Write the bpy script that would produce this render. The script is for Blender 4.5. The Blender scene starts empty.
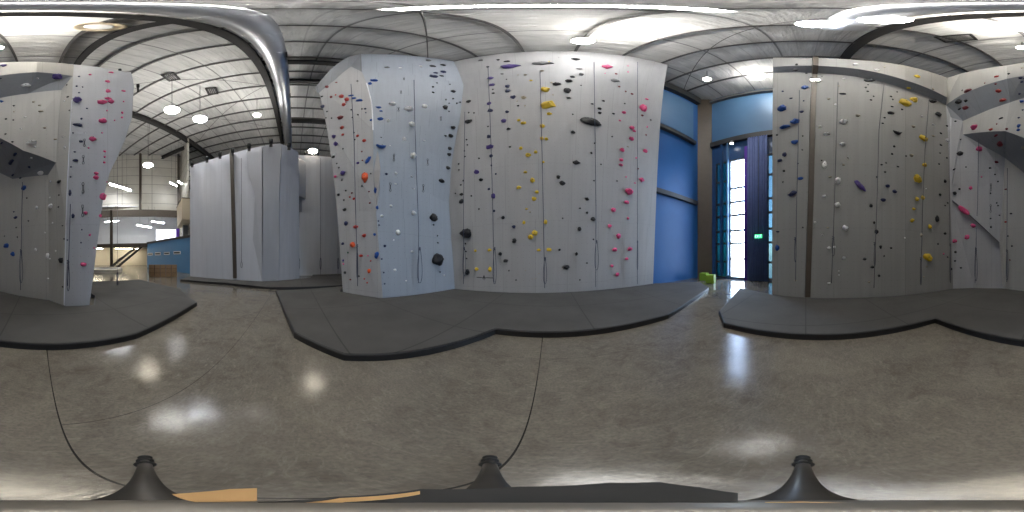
import bpy, bmesh, math, random
from mathutils import Vector, Matrix, noise
from mathutils.bvhtree import BVHTree
random.seed(7)
C = bpy.context.scene.collection
SC = bpy.context.scene
PI = math.pi
H0 = 1.5                      # eye height of the panorama camera
BX = 550.0                    # picture column that looks square on to the big front wall (+Y)
K = 2*PI/1024
EYE = Vector((0, 0, H0))
MAT_Z = 0.12

# ------------------------------------------------------------------ measuring helpers
def brg(px): return (px-BX)*K
def elv(py): return (256-py)*K
def P(px, py, d):
    b = brg(px); return Vector((d*math.sin(b), d*math.cos(b), H0+d*math.tan(elv(py))))
def PZ(px, py, z): return P(px, py, (z-H0)/math.tan(elv(py)))
def G(px, py, z=0.0): return PZ(px, py, z)
def GM(px, py): return PZ(px, py, MAT_Z)
def ray(px, py):
    b, e = brg(px), elv(py)
    return Vector((math.sin(b)*math.cos(e), math.cos(b)*math.cos(e), math.sin(e)))

# ------------------------------------------------------------------ materials
def new_mat(name):
    m = bpy.data.materials.new(name); m.use_nodes = True
    nt = m.node_tree; nt.nodes.clear()
    out = nt.nodes.new('ShaderNodeOutputMaterial'); bs = nt.nodes.new('ShaderNodeBsdfPrincipled')
    nt.links.new(bs.outputs[0], out.inputs[0])
    return m, nt, bs
def node(nt, t, **kw):
    n = nt.nodes.new(t)
    for k, v in kw.items(): setattr(n, k, v)
    return n
def mixc(nt, fac, a, b, blend='MIX'):
    n = nt.nodes.new('ShaderNodeMix'); n.data_type = 'RGBA'; n.blend_type = blend
    for sock, v in ((n.inputs[0], fac), (n.inputs[6], a), (n.inputs[7], b)):
        if hasattr(v, 'is_output'): nt.links.new(v, sock)
        elif isinstance(v, (int, float)): sock.default_value = v
        else: sock.default_value = (*v, 1)
    return n.outputs[2]
def mth(nt, op, a, b=None, c=None):
    n = nt.nodes.new('ShaderNodeMath'); n.operation = op
    for i, v in enumerate((a, b, c)):
        if v is None: continue
        if hasattr(v, 'is_output'): nt.links.new(v, n.inputs[i])
        else: n.inputs[i].default_value = v
    return n.outputs[0]
def noise_n(nt, scale, detail=4, rough=.55, vec=None, dist=0.0):
    n = nt.nodes.new('ShaderNodeTexNoise'); n.inputs['Scale'].default_value = scale
    n.inputs['Detail'].default_value = detail; n.inputs['Roughness'].default_value = rough
    n.inputs['Distortion'].default_value = dist
    if vec is not None: nt.links.new(vec, n.inputs['Vector'])
    return n.outputs['Fac']
def ramp(nt, fac, a, b):
    n = nt.nodes.new('ShaderNodeMapRange'); nt.links.new(fac, n.inputs[0])
    n.inputs[1].default_value = a; n.inputs[2].default_value = b
    return n.outputs[0]
def plain(name, col, rough=.5, metal=0.0, var=.12, scale=6.0, spec=.5, bump=0.0):
    m, nt, bs = new_mat(name)
    tc = node(nt, 'ShaderNodeTexCoord')
    f = noise_n(nt, scale, 4, .6, tc.outputs['Object'])
    lo = tuple(c*(1-var) for c in col); hi = tuple(min(1, c*(1+var)) for c in col)
    nt.links.new(mixc(nt, f, lo, hi), bs.inputs['Base Color'])
    bs.inputs['Roughness'].default_value = rough; bs.inputs['Metallic'].default_value = metal
    bs.inputs['Specular IOR Level'].default_value = spec
    if bump:
        bp = node(nt, 'ShaderNodeBump'); bp.inputs['Strength'].default_value = bump; bp.inputs['Distance'].default_value = .02
        nt.links.new(f, bp.inputs['Height']); nt.links.new(bp.outputs[0], bs.inputs['Normal'])
    return m
def glow(name, col, strength):
    m, nt, bs = new_mat(name)
    tc = node(nt, 'ShaderNodeTexCoord'); f = noise_n(nt, 3, 2, .5, tc.outputs['Object'])
    nt.links.new(mixc(nt, f, tuple(c*.96 for c in col), col), bs.inputs['Emission Color'])
    bs.inputs['Base Color'].default_value = (*col, 1)
    bs.inputs['Emission Strength'].default_value = strength
    return m
def line_mask(nt, coord, period, half, offset=0.0):
    """1 on thin lines every <period> metres along <coord>, else 0"""
    a = mth(nt, 'ADD', coord, offset)
    w = mth(nt, 'PINGPONG', a, period/2)
    return mth(nt, 'LESS_THAN', w, half)
def panel_mat(name, col, seam=1.22, dots=True):
    """painted plywood climbing panels: seams, bolt-hole grid, chalk and scuffs"""
    m, nt, bs = new_mat(name)
    uv = node(nt, 'ShaderNodeUVMap'); sp = node(nt, 'ShaderNodeSeparateXYZ'); nt.links.new(uv.outputs[0], sp.inputs[0])
    u, v = sp.outputs[0], sp.outputs[1]
    tc = node(nt, 'ShaderNodeTexCoord')
    mp = node(nt, 'ShaderNodeMapping'); mp.inputs['Scale'].default_value = (5.0, 5.0, .35); nt.links.new(tc.outputs['Object'], mp.inputs[0])
    streak = noise_n(nt, 1.0, 4, .6, mp.outputs[0]); blot = noise_n(nt, .9, 5, .6, tc.outputs['Object'])
    c = mixc(nt, ramp(nt, streak, .3, .7), tuple(x*.94 for x in col), tuple(min(1, x*1.04) for x in col))
    c = mixc(nt, mth(nt, 'MULTIPLY', ramp(nt, blot, .35, .75), .35), c, tuple(x*.88 for x in col))
    seams = mth(nt, 'MAXIMUM', mth(nt, 'MULTIPLY', line_mask(nt, u, seam, .007), .38), mth(nt, 'MULTIPLY', line_mask(nt, v, 2.44, .006), .20))
    c = mixc(nt, seams, c, tuple(x*.45 for x in col))
    if dots:
        du = mth(nt, 'PINGPONG', u, .11); dv = mth(nt, 'PINGPONG', v, .11)
        r = mth(nt, 'ADD', mth(nt, 'MULTIPLY', du, du), mth(nt, 'MULTIPLY', dv, dv))
        c = mixc(nt, mth(nt, 'MULTIPLY', mth(nt, 'LESS_THAN', r, .0001), .5), c, tuple(x*.3 for x in col))
    nt.links.new(c, bs.inputs['Base Color'])
    bs.inputs['Roughness'].default_value = .62
    bp = node(nt, 'ShaderNodeBump'); bp.inputs['Strength'].default_value = .12; bp.inputs['Distance'].default_value = .01
    nt.links.new(noise_n(nt, 60, 2, .5, tc.outputs['Object']), bp.inputs['Height']); nt.links.new(bp.outputs[0], bs.inputs['Normal'])
    return m
M = {}
M['panel'] = panel_mat('painted grey climbing panel', (.425, .425, .435))
M['panel_dim'] = panel_mat('grey climbing panel dimmed in its colour', (.30, .296, .283))  # low light on the post wall put into a darker, warmer grey
M['panel_warmlit'] = panel_mat('grey climbing panel with warm light in colour', (.50, .488, .455))  # warm light on the corner wall put into the colour
M['panel_lamplit'] = panel_mat('grey rear panel with lamplight in colour', (.66, .665, .69), 1.22, False)  # lamplight on the rear wall put in as a paler colour
M['panel_pale'] = panel_mat('painted pale grey climbing panel', (.50, .51, .54))
M['panel_daylit'] = panel_mat('grey wing panel with blue daylight in colour', (.365, .405, .465))  # bluish window daylight on the wing put into the colour
M['panel_tower'] = panel_mat('painted lilac grey tower panel', (.55, .555, .595), 1.22, False)
M['panel_shade'] = panel_mat('grey overhang panel with shade in colour', (.26, .272, .29))  # shade of overhang undersides and prow chamfer painted in as darker grey
M['edge_white'] = plain('white edge strip', (.80, .82, .85), .4)
M['blue_wall'] = plain('blue wall paint', (.020, .115, .34), .5, 0, .12, 1.2)
M['blue_pale'] = plain('mid blue wall paint', (.075, .21, .40), .5, 0, .08, 1.2)
M['crate_gap_shade'] = plain('dark crate board', (.16, .09, .045), .7, 0, .25, 8)  # darker wood stands in for shade in the slat gaps
M['blue_dark'] = plain('dark blue wall paint', (.02, .07, .19), .4, 0, .2, 1.5)
M['blue_panel'] = plain('blue steel panel', (.085, .19, .34), .5, .1, .12, .6)
M['curtain'] = plain('dark blue curtain cloth', (.11, .15, .32), .8, 0, .2, 4)
M['curtain_purple'] = plain('purple curtain cloth', (.10, .03, .35), .8, 0, .2, 4)
M['steel_dark'] = plain('dark grey painted steel', (.045, .043, .042), .5, .2, .2, 3)
M['steel_grey'] = plain('grey painted steel', (.13, .125, .12), .5, .2, .15, 3)
M['brown_steel'] = plain('brown painted steel', (.085, .066, .05), .5, .1, .2, 3)
M['black_rubber'] = plain('black rubber', (.012, .012, .012), .6, 0, .3, 20)
M['tripod'] = plain('dark tripod tube', (.085, .078, .070), .38, .4, .2, 8)
M['tripod_grey'] = plain('warm grey metal', (.26, .235, .20), .4, .3, .15, 8)
M['tan_wood'] = plain('tan wooden strip', (.62, .36, .13), .5, 0, .2, 14)
M['galv'] = plain('galvanised sheet metal', (.62, .63, .66), .42, 1.0, .10, 2.5)
M['lamp_body'] = plain('lamp housing', (.30, .30, .30), .4, .4, .1, 4)
M['cream'] = plain('cream wall cladding', (.60, .57, .49), .6, 0, .08, 1)
M['beige'] = plain('beige board', (.50, .42, .30), .6, 0, .08, 1)
M['white_paint'] = plain('white paint', (.72, .72, .72), .6, 0, .06, 1)
M['rope'] = plain('blue black rope sheath', (.055, .065, .11), .8, 0, .4, 120)
M['rope_grey'] = plain('grey rope sheath', (.10, .10, .12), .8, 0, .4, 120)
M['green'] = plain('lime green foam vinyl', (.20, .34, .025), .5, 0, .12, 6)
M['crate'] = plain('tan crate wood', (.36, .22, .11), .6, 0, .25, 8)
M['sign_green'] = glow('lit green exit sign', (.05, .75, .32), 1.1)
M['sign_white'] = glow('lit white lettering', (.8, 1, .9), 1.6)
M['logo'] = plain('dark grey lettering', (.05, .05, .055), .5)
M['screen'] = glow('lit white projection screen', (.88, .90, 1.0), 2.2)
M['bolt'] = plain('steel bolt', (.10, .10, .10), .35, .8)
HC = {'k': ('black', (.018, .018, .022)), 'g': ('grey', (.17, .17, .175)), 'b': ('blue', (.018, .085, .36)), 'n': ('navy', (.022, .028, .09)),
      'p': ('purple', (.085, .05, .24)), 'r': ('red', (.50, .045, .035)), 'o': ('orange', (.78, .11, .03)), 'y': ('yellow', (.80, .55, .045)),
      'w': ('white', (.95, .95, .95)), 't': ('tan', (.42, .37, .28)), 'm': ('pink', (.82, .10, .27)), 'd': ('maroon', (.20, .03, .04)), 'e': ('green', (.03, .12, .07))}
for k, (n, c) in HC.items(): M['h'+k] = plain(n+' climbing hold resin', c, .55, 0, .18, 14, .4, .25)

# concrete floor
def floor_mat():
    m, nt, bs = new_mat('polished concrete')
    tc = node(nt, 'ShaderNodeTexCoord'); sp = node(nt, 'ShaderNodeSeparateXYZ'); nt.links.new(tc.outputs['Object'], sp.inputs[0])
    x, y = sp.outputs[0], sp.outputs[1]
    a = noise_n(nt, .8, 6, .62, tc.outputs['Object'], .6); b = noise_n(nt, 4.5, 6, .7, tc.outputs['Object'], 1.2); s = noise_n(nt, 45, 3, .6, tc.outputs['Object'])
    c = mixc(nt, ramp(nt, a, .3, .7), (.102, .088, .070), (.195, .172, .138))
    c = mixc(nt, mth(nt, 'MULTIPLY', ramp(nt, b, .35, .7), .55), c, (.26, .232, .19))
    c = mixc(nt, mth(nt, 'MULTIPLY', ramp(nt, s, .42, .68), .4), c, (.075, .068, .06))
    m2 = node(nt, 'ShaderNodeMapping'); m2.inputs['Scale'].default_value = (9, 26, 1); m2.inputs['Rotation'].default_value = (0, 0, .6); nt.links.new(tc.outputs['Object'], m2.inputs[0])
    c = mixc(nt, mth(nt, 'MULTIPLY', ramp(nt, noise_n(nt, 1.0, 5, .7, m2.outputs[0], 1.5), .52, .72), .35), c, (.33, .305, .26))
    j1 = mth(nt, 'LESS_THAN', mth(nt, 'ABSOLUTE', mth(nt, 'ADD', x, .125)), .0045)
    j2 = mth(nt, 'MULTIPLY', mth(nt, 'LESS_THAN', mth(nt, 'ABSOLUTE', mth(nt, 'ADD', y, .88)), .004), mth(nt, 'LESS_THAN', x, -.125))
    j3 = mth(nt, 'MULTIPLY', mth(nt, 'LESS_THAN', mth(nt, 'ABSOLUTE', mth(nt, 'SUBTRACT', y, 2.05)), .004), .35)
    c = mixc(nt, mth(nt, 'MAXIMUM', j1, mth(nt, 'MAXIMUM', mth(nt, 'MULTIPLY', j2, .6), j3)), c, (.02, .018, .016))
    nt.links.new(c, bs.inputs['Base Color'])
    r = mth(nt, 'MULTIPLY_ADD', b, .14, .09); nt.links.new(r, bs.inputs['Roughness'])
    bp = node(nt, 'ShaderNodeBump'); bp.inputs['Strength'].default_value = .10; bp.inputs['Distance'].default_value = .02
    nt.links.new(b, bp.inputs['Height']); nt.links.new(bp.outputs[0], bs.inputs['Normal'])
    return m
M['concrete'] = floor_mat()
def mat_mat():
    m, nt, bs = new_mat('charcoal carpet mat')
    tc = node(nt, 'ShaderNodeTexCoord'); sp = node(nt, 'ShaderNodeSeparateXYZ'); nt.links.new(tc.outputs['Object'], sp.inputs[0])
    a = noise_n(nt, .7, 5, .6, tc.outputs['Object']); f = noise_n(nt, 90, 3, .7, tc.outputs['Object'])
    c = mixc(nt, ramp(nt, a, .3, .7), (.068, .064, .060), (.108, .103, .097))
    c = mixc(nt, mth(nt, 'MULTIPLY', f, .5), c, (.04, .04, .04))
    sm = mth(nt, 'MAXIMUM', line_mask(nt, sp.outputs[0], 2.44, .012, .55), line_mask(nt, sp.outputs[1], 1.83, .012, .3))
    c = mixc(nt, mth(nt, 'MULTIPLY', sm, .55), c, (.02, .02, .02))
    nt.links.new(c, bs.inputs['Base Color']); bs.inputs['Roughness'].default_value = .9
    bp = node(nt, 'ShaderNodeBump'); bp.inputs['Strength'].default_value = .3; bp.inputs['Distance'].default_value = .01
    nt.links.new(f, bp.inputs['Height']); nt.links.new(bp.outputs[0], bs.inputs['Normal'])
    return m
M['mat'] = mat_mat()
M['vinyl'] = plain('black vinyl mat edge', (.014, .014, .015), .45, 0, .2, 5)
def roof_mat():
    m, nt, bs = new_mat('white faced roof insulation')
    tc = node(nt, 'ShaderNodeTexCoord'); sp = node(nt, 'ShaderNodeSeparateXYZ'); nt.links.new(tc.outputs['Object'], sp.inputs[0])
    mp = node(nt, 'ShaderNodeMapping'); mp.inputs['Scale'].default_value = (.5, 2.2, 1); nt.links.new(tc.outputs['Object'], mp.inputs[0])
    a = noise_n(nt, 1.0, 5, .6, mp.outputs[0])
    c = mixc(nt, ramp(nt, a, .3, .7), (.50, .495, .475), (.70, .69, .665))
    c = mixc(nt, mth(nt, 'MULTIPLY', line_mask(nt, sp.outputs[1], 2.2, .03, 1.36), .75), c, (.12, .12, .12))
    c = mixc(nt, mth(nt, 'MULTIPLY', line_mask(nt, sp.outputs[1], .55, .018, .3), .30), c, (.25, .25, .25))
    nt.links.new(c, bs.inputs['Base Color']); bs.inputs['Roughness'].default_value = .7
    bp = node(nt, 'ShaderNodeBump'); bp.inputs['Strength'].default_value = .8; bp.inputs['Distance'].default_value = .25
    nt.links.new(a, bp.inputs['Height']); nt.links.new(bp.outputs[0], bs.inputs['Normal'])
    return m
M['roof'] = roof_mat()
def clad_mat():
    m, nt, bs = new_mat('cream ribbed cladding')
    tc = node(nt, 'ShaderNodeTexCoord'); sp = node(nt, 'ShaderNodeSeparateXYZ'); nt.links.new(tc.outputs['Object'], sp.inputs[0])
    a = noise_n(nt, .7, 4, .6, tc.outputs['Object'])
    c = mixc(nt, a, (.50, .48, .42), (.66, .63, .56))
    w = line_mask(nt, sp.outputs[2], 1.5, .03); c = mixc(nt, mth(nt, 'MULTIPLY', w, .8), c, (.12, .10, .08))
    v = line_mask(nt, mth(nt, 'ADD', sp.outputs[0], sp.outputs[1]), .9, .02); c = mixc(nt, mth(nt, 'MULTIPLY', v, .35), c, (.2, .18, .15))
    nt.links.new(c, bs.inputs['Base Color']); bs.inputs['Roughness'].default_value = .55
    return m
M['clad'] = clad_mat()
def glass_mat(name, tint, gloss=.08):
    m = bpy.data.materials.new(name); m.use_nodes = True; nt = m.node_tree; nt.nodes.clear()
    out = node(nt, 'ShaderNodeOutputMaterial'); tr = node(nt, 'ShaderNodeBsdfTransparent'); gl = node(nt, 'ShaderNodeBsdfGlossy'); mx = node(nt, 'ShaderNodeMixShader')
    tc = node(nt, 'ShaderNodeTexCoord'); f = noise_n(nt, .8, 2, .5, tc.outputs['Object'])
    nt.links.new(mixc(nt, f, tuple(t*.85 for t in tint), tint), tr.inputs[0]); gl.inputs['Roughness'].default_value = .05
    mx.inputs[0].default_value = gloss
    nt.links.new(tr.outputs[0], mx.inputs[1]); nt.links.new(gl.outputs[0], mx.inputs[2]); nt.links.new(mx.outputs[0], out.inputs[0])
    return m
M['glass'] = glass_mat('clear window glass', (.97, .98, 1.0))
M['glass_teal'] = glass_mat('teal tinted glass', (.014, .06, .075))
M['glass_pale'] = glass_mat('pale teal glass', (.13, .18, .20))
M['lens_white'] = glow('lit white lamp lens', (1.0, .985, .95), 75.0)
M['lens_warm'] = glow('lit warm lamp lens', (1.0, .90, .72), 65.0)
M['lens_blue'] = glow('lit cool lamp lens', (.88, .92, 1.0), 70.0)
M['lens_small'] = glow('lit small lamp lens', (1.0, .95, .85), 22.0)

# ------------------------------------------------------------------ mesh helpers
def link(name, me, mat=None, parent=None):
    o = bpy.data.objects.new(name, me); C.objects.link(o)
    if mat is not None: me.materials.append(mat if not isinstance(mat, str) else M[mat])
    if parent is not None: o.parent = parent
    return o
def tag(o, label, cat=None, group=None, kind=None):
    o['label'] = label
    if cat: o['category'] = cat
    if group: o['group'] = group
    if kind: o['kind'] = kind
    return o
def thing(name, label, cat, loc=(0, 0, 0), rz=0.0, group=None):
    o = bpy.data.objects.new(name, None); C.objects.link(o); o.location = loc; o.rotation_euler = (0, 0, rz)
    o.empty_display_size = .1
    return tag(o, label, cat, group)
class MB:
    def __init__(s): s.bm = bmesh.new()
    def box(s, c, size, rz=0.0, bevel=0.0, rot=None):
        r = bmesh.ops.create_cube(s.bm, size=1.0)
        mtx = Matrix.Translation(Vector(c)) @ (rot if rot is not None else Matrix.Rotation(rz, 4, 'Z')) @ Matrix.Diagonal((*size, 1))
        bmesh.ops.transform(s.bm, matrix=mtx, verts=r['verts'])
        if bevel:
            es = list({e for v in r['verts'] for e in v.link_edges})
            bmesh.ops.bevel(s.bm, geom=es, offset=bevel, segments=2, affect='EDGES', profile=.5)
        return s
    def bar(s, a, b, w, h=None, up=(0, 0, 1)):
        a, b = Vector(a), Vector(b); h = h or w; d = b-a; L = d.length; x = d/L
        u = Vector(up)
        if abs(x.dot(u)) > .98: u = Vector((1, 0, 0))
        y = u.cross(x).normalized(); z = x.cross(y)
        rot = Matrix((x, y, z)).transposed().to_4x4()
        return s.box((a+b)/2, (L, w, h), rot=rot)
    def tube(s, pts, rad, n=8, closed=False):
        pts = [Vector(p) for p in pts]; N = len(pts); rings = []
        rads = rad if isinstance(rad, (list, tuple)) else [rad]*N
        prev = None
        for i, p in enumerate(pts):
            t = (pts[(i+1) % N]-pts[i-1]) if closed else (pts[min(i+1, N-1)]-pts[max(i-1, 0)])
            t.normalize()
            if prev is None:
                u = Vector((0, 0, 1)) if abs(t.z) < .9 else Vector((1, 0, 0))
            else: u = prev
            u = (u-t*u.dot(t)).normalized(); prev = u; v = t.cross(u)
            rings.append([s.bm.verts.new(p+(u*math.cos(2*PI*k/n)+v*math.sin(2*PI*k/n))*rads[i]) for k in range(n)])
        for i in range(N if closed else N-1):
            A, B = rings[i], rings[(i+1) % N]
            for k in range(n): s.bm.faces.new((A[k], A[(k+1) % n], B[(k+1) % n], B[k]))
        if not closed:
            s.bm.faces.new(rings[0][::-1]); s.bm.faces.new(rings[-1])
        return s
    def lathe(s, prof, n=24, mtx=None, cap=True):
        rings = []
        for r, z in prof:
            rings.append([s.bm.verts.new((r*math.cos(2*PI*k/n), r*math.sin(2*PI*k/n), z)) for k in range(n)])
        for A, B in zip(rings, rings[1:]):
            for k in range(n): s.bm.faces.new((A[k], A[(k+1) % n], B[(k+1) % n], B[k]))
        if cap:
            s.bm.faces.new(rings[0][::-1]); s.bm.faces.new(rings[-1])
        if mtx is not None: bmesh.ops.transform(s.bm, matrix=mtx, verts=[v for r in rings for v in r])
        return s
    def prism(s, pts, z0, z1, bevel=0.0):
        lo = [s.bm.verts.new((p[0], p[1], z0)) for p in pts]; hi = [s.bm.verts.new((p[0], p[1], z1)) for p in pts]; n = len(pts)
        s.bm.faces.new(lo[::-1]); s.bm.faces.new(hi)
        for i in range(n): s.bm.faces.new((lo[i], lo[(i+1) % n], hi[(i+1) % n], hi[i]))
        if bevel:
            es = [e for e in s.bm.edges if all(v in hi for v in e.verts)]
            bmesh.ops.bevel(s.bm, geom=es, offset=bevel, segments=3, affect='EDGES', profile=.5)
        return s
    def build(s, name, mat, parent=None, smooth=False):
        bmesh.ops.recalc_face_normals(s.bm, faces=s.bm.faces)
        me = bpy.data.meshes.new(name); s.bm.to_mesh(me); s.bm.free()
        if smooth:
            for p in me.polygons: p.use_smooth = True
        return link(name, me, mat, parent)
def struct(o, label=None):
    o['kind'] = 'structure'
    if label: o['label'] = label
    return o

# ------------------------------------------------------------------ climbing walls
WB_V, WB_F, WB_R = [], [], []     # everything holds can be bolted to, with the name of the region of each face
def wall(name, label, faces, thick=.4, parent=None, mats=('panel',), seam_dir=None):
    """faces: list of (region, material index, [points]) as seen from inside the room; made solid away from the camera"""
    bm = bmesh.new(); uvl = bm.loops.layers.uv.new('UVMap'); vs = {}
    def V(p):
        k = tuple(round(c, 4) for c in p)
        if k not in vs: vs[k] = bm.verts.new(p)
        return vs[k]
    for reg, mi, pts in faces:
        c = sum(pts, Vector())/len(pts)
        n = Vector()
        for i in range(len(pts)): n += (pts[i]-c).cross(pts[(i+1) % len(pts)]-c)
        if n.dot(EYE-c) < 0: pts = pts[::-1]; n = -n
        n.normalize()
        pv = [V(p) for p in pts]; fl = []
        for q in range(1, len(pv)-1):
            f = bm.faces.new((pv[0], pv[q], pv[q+1])); f.material_index = mi; fl.append(f)
        t = Vector((0, 0, 1)).cross(n)
        t = t.normalized() if t.length > .05 else Vector((1, 0, 0)); w = n.cross(t)
        for f in fl:
            for l in f.loops: l[uvl].uv = (l.vert.co.dot(t), l.vert.co.dot(w))
        base = len(WB_V); WB_V.extend([p.copy() for p in pts])
        for i in range(1, len(pts)-1):
            WB_F.append((base, base+i, base+i+1)); WB_R.append(reg)
    me = bpy.data.meshes.new(name); bm.to_mesh(me); bm.free()
    o = link(name, me, None, parent)
    for m in mats: me.materials.append(M[m])
    md = o.modifiers.new('thickness', 'SOLIDIFY'); md.thickness = thick; md.offset = -1; md.use_even_offset = False
    if parent is None: struct(o, label)
    return o
def lerp(a, b, t): return a+(b-a)*t
def bilinear(bl, br, tr, tl, nx, nz):
    out = []
    for i in range(nx):
        for j in range(nz):
            q = lambda a, b: lerp(lerp(bl, br, a/nx), lerp(tl, tr, a/nx), b/nz)
            out.append([q(i, j), q(i+1, j), q(i+1, j+1), q(i, j+1)])
    return out
ROOF = 17.5
# --- front wall (leans gently out over the mats)
fbl, fbr = GM(455, 288), GM(653, 283)
ftl, ftr = P(456, 61, 6.2), PZ(668, 65, ROOF-.25)
ftl.z = ROOF-.25; ftr.z = ROOF-.25
fbl2 = fbl+(fbl-fbr).normalized()*1.2; ftl2 = ftl+(ftl-ftr).normalized()*1.2
fbl2.z = fbr.z = 0.0
wall('wall_front', 'tall grey front climbing wall leaning slightly over the mats', [('front', 0, q) for q in bilinear(fbl2, fbr, ftr, ftl2, 8, 6)], .35)
def front_d(px, py):      # distance to the front wall in a given direction
    n = (fbr-fbl2).cross(ftl2-fbl2).normalized(); r = ray(px, py)
    t = (fbl2-EYE).dot(n)/r.dot(n); p = EYE+r*t
    return math.hypot(p.x, p.y)
# --- prow and angled wing
A = {k: P(*v) for k, v in {'a0': (383, 297, 5.37), 'a1': (376.2, 212, 5.37), 'a2': (373.6, 171, 5.33), 'a3': (373, 130, 5.38), 'a4': (372, 105, 5.40),
     'a5': (366.5, 83, 5.42), 'a6': (362, 72, 5.44), 'a7': (361, 54, 5.44),
     'p0': (343, 291, 6.33), 'p1': (337, 210, 6.22), 'p2': (327, 130, 6.0), 'p3': (319, 93, 5.9), 'p4': (335, 80, 5.72), 'p5': (351, 66.5, 5.55),
     'q3': (317.5, 86, 5.74), 'q4': (331, 69, 5.5), 'q5': (348, 57, 5.35)}.items()}
for k in ('a0', 'p0'): A[k].z = 0.0
for k, px, py in (('b0', 455, 288), ('b1', 449, 204), ('b2', 452, 165), ('b3', 462, 118), ('b4', 467, 86), ('b5', 457, 62)):
    A[k] = P(px, py, front_d(px, py)-.02)
A['b0'].z = 0.0
F = lambda s: [A[k] for k in s.split()]
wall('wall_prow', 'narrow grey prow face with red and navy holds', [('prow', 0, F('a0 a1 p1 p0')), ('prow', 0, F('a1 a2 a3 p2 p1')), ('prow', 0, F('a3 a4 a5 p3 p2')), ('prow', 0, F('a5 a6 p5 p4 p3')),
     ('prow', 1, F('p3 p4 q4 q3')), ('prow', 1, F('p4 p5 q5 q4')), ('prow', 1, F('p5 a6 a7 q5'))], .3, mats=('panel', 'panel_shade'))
rows = [(A['a0'], A['b0']), (A['a1'], lerp(A['b0'], A['b1'], .66)), (A['a2'], A['b1']), (A['a3'], A['b2']), (A['a4'], A['b3']), (A['a5'], lerp(A['b3'], A['b4'], .6)), (A['a6'], A['b4']), (A['a7'], A['b5'])]
wf = []
for (la, ra), (lb, rb_) in zip(rows, rows[1:]): wf += [('wing', 0, q) for q in bilinear(la, ra, rb_, lb, 9, 2)]
wall('wall_wing', 'blue grey angled wing wall between prow and front wall', wf, .25, mats=('panel_daylit',))
# --- wall with the brown post
rb = [(772, 294.5, 5.83), (806, 297, 5.37), (860, 297, 5.37), (905, 294.5, 5.73), (953, 288, 6.94)]
lowr = [(773, 73, 5.83), (806, 72.5, 5.40), (858, 77, 5.37), (905, 89, 5.73), (946, 105, 6.75)]
upr = [(773, 67, 5.40), (806, 65.5, 4.92), (858, 69, 4.88), (905, 80, 5.22), (947, 97.5, 6.35)]
topr = [(773, 57.5, 5.40), (806, 58.5, 4.92), (858, 60, 4.88), (905, 65.5, 5.22), (947, 78, 6.35)]
rb3 = [P(*v) for v in rb]; low3 = [P(*v) for v in lowr]; up3 = [P(*v) for v in upr]; top3 = [P(*v) for v in topr]
for p in rb3: p.z = 0.0
fs = []
for i in range(4):
    fs += [('post', 0, [rb3[i], rb3[i+1], low3[i+1], low3[i]]), ('post_under', 1, [low3[i], low3[i+1], up3[i+1], up3[i]]), ('post_top', 0, [up3[i], up3[i+1], top3[i+1], top3[i]])]
wall('wall_post', 'warm grey climbing wall with a brown steel post', fs, .4, mats=('panel_dim', 'panel_shade'))
# --- back corner wall with its overhangs, and the pillar
B = {k: P(*v) for k, v in {
  'c0': (953, 288, 6.94), 'c1': (975, 287, 7.05), 'c2': (1003, 288, 6.94), 'c3': (1024, 290.5, 6.42), 'c4': (1044, 295, 5.66), 'c5': (1073, 299, 5.10), 'c6': (1088, 305, 4.45),
  'w0': (950, 198, 6.93), 'w1': (999.5, 242.5, 6.75), 'w2': (1004, 180, 6.7), 'w3': (1005, 158, 6.6), 'w4': (985, 147, 6.45), 'w5': (963, 134.5, 6.5), 'w6': (951, 117.5, 6.75), 'w7': (963, 121, 6.6), 'v0': (951, 201, 7.0), 'v1': (1000.5, 244, 6.95),
  'x0': (1005, 131, 5.35), 'x1': (1024, 138, 4.95), 'x2': (1047, 150.5, 4.75), 'x3': (1080, 162.5, 4.70), 'y0': (1072, 175, 5.0), 'y1': (1036.5, 179, 5.85), 'y2': (1024, 173, 6.3),
  'l0': (979, 114, 6.15), 'l1': (1010, 102.5, 5.4), 'l2': (1024, 98, 5.05), 'l3': (1052, 93.5, 4.85), 'l4': (1085.5, 90, 4.75),
  'm0': (946, 105, 6.75), 'm1': (960, 95.6, 6.0), 'm2': (1007, 78.8, 4.8), 'm3': (1024, 75.6, 4.35), 'm4': (1060.6, 72, 4.2), 'm5': (1097, 76, 4.6),
  't0': (947, 78, 6.35), 't1': (960, 74, 6.0), 't2': (1007, 65.5, 4.8), 't3': (1024, 62.5, 4.35), 't4': (1060.6, 61.8, 4.2), 't5': (1098, 64.5, 4.6),
  'e1': (1090, 220, 4.48), 'e2': (1093, 150, 4.5), 'e3': (1096, 100, 4.55)}.items()}
for k in ('c0', 'c1', 'c2', 'c3', 'c4', 'c5', 'c6'): B[k].z = 0.0
FB = lambda s: [B[k] for k in s.split()]
for k, v in {'g1': (89, 304.5, 4.5), 'g2': (103, 200, 4.62), 'g3': (110, 172, 4.66), 'g4': (117.5, 157, 4.68), 'g5': (125, 140, 4.72), 'g6': (132, 118, 4.8), 'g7': (134, 85, 4.95), 'g8': (131, 72.5, 5.05), 's1': (117.5, 70.5, 4.78)}.items(): B[k] = P(*v)
B['g1'].z = 0.0
def on_plane(px, py, a, b, c):
    n = (b-a).cross(c-a).normalized(); r = ray(px, py); return EYE+r*((a-EYE).dot(n)/r.dot(n))
for k, px, py in (('e1', 1090, 220), ('e2', 1093, 150), ('e3', 1096, 100), ('g2', 103, 200), ('g3', 110, 172), ('g4', 117.5, 157), ('s1', 117.5, 70.5), ('m5', 1097, 76)):
    B[k].xyz = on_plane(px, py, B['c6'], B['g1'], B['t5'])
B['g7'] = P(134, 85, math.hypot(B['s1'].x, B['s1'].y)+.22)
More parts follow.
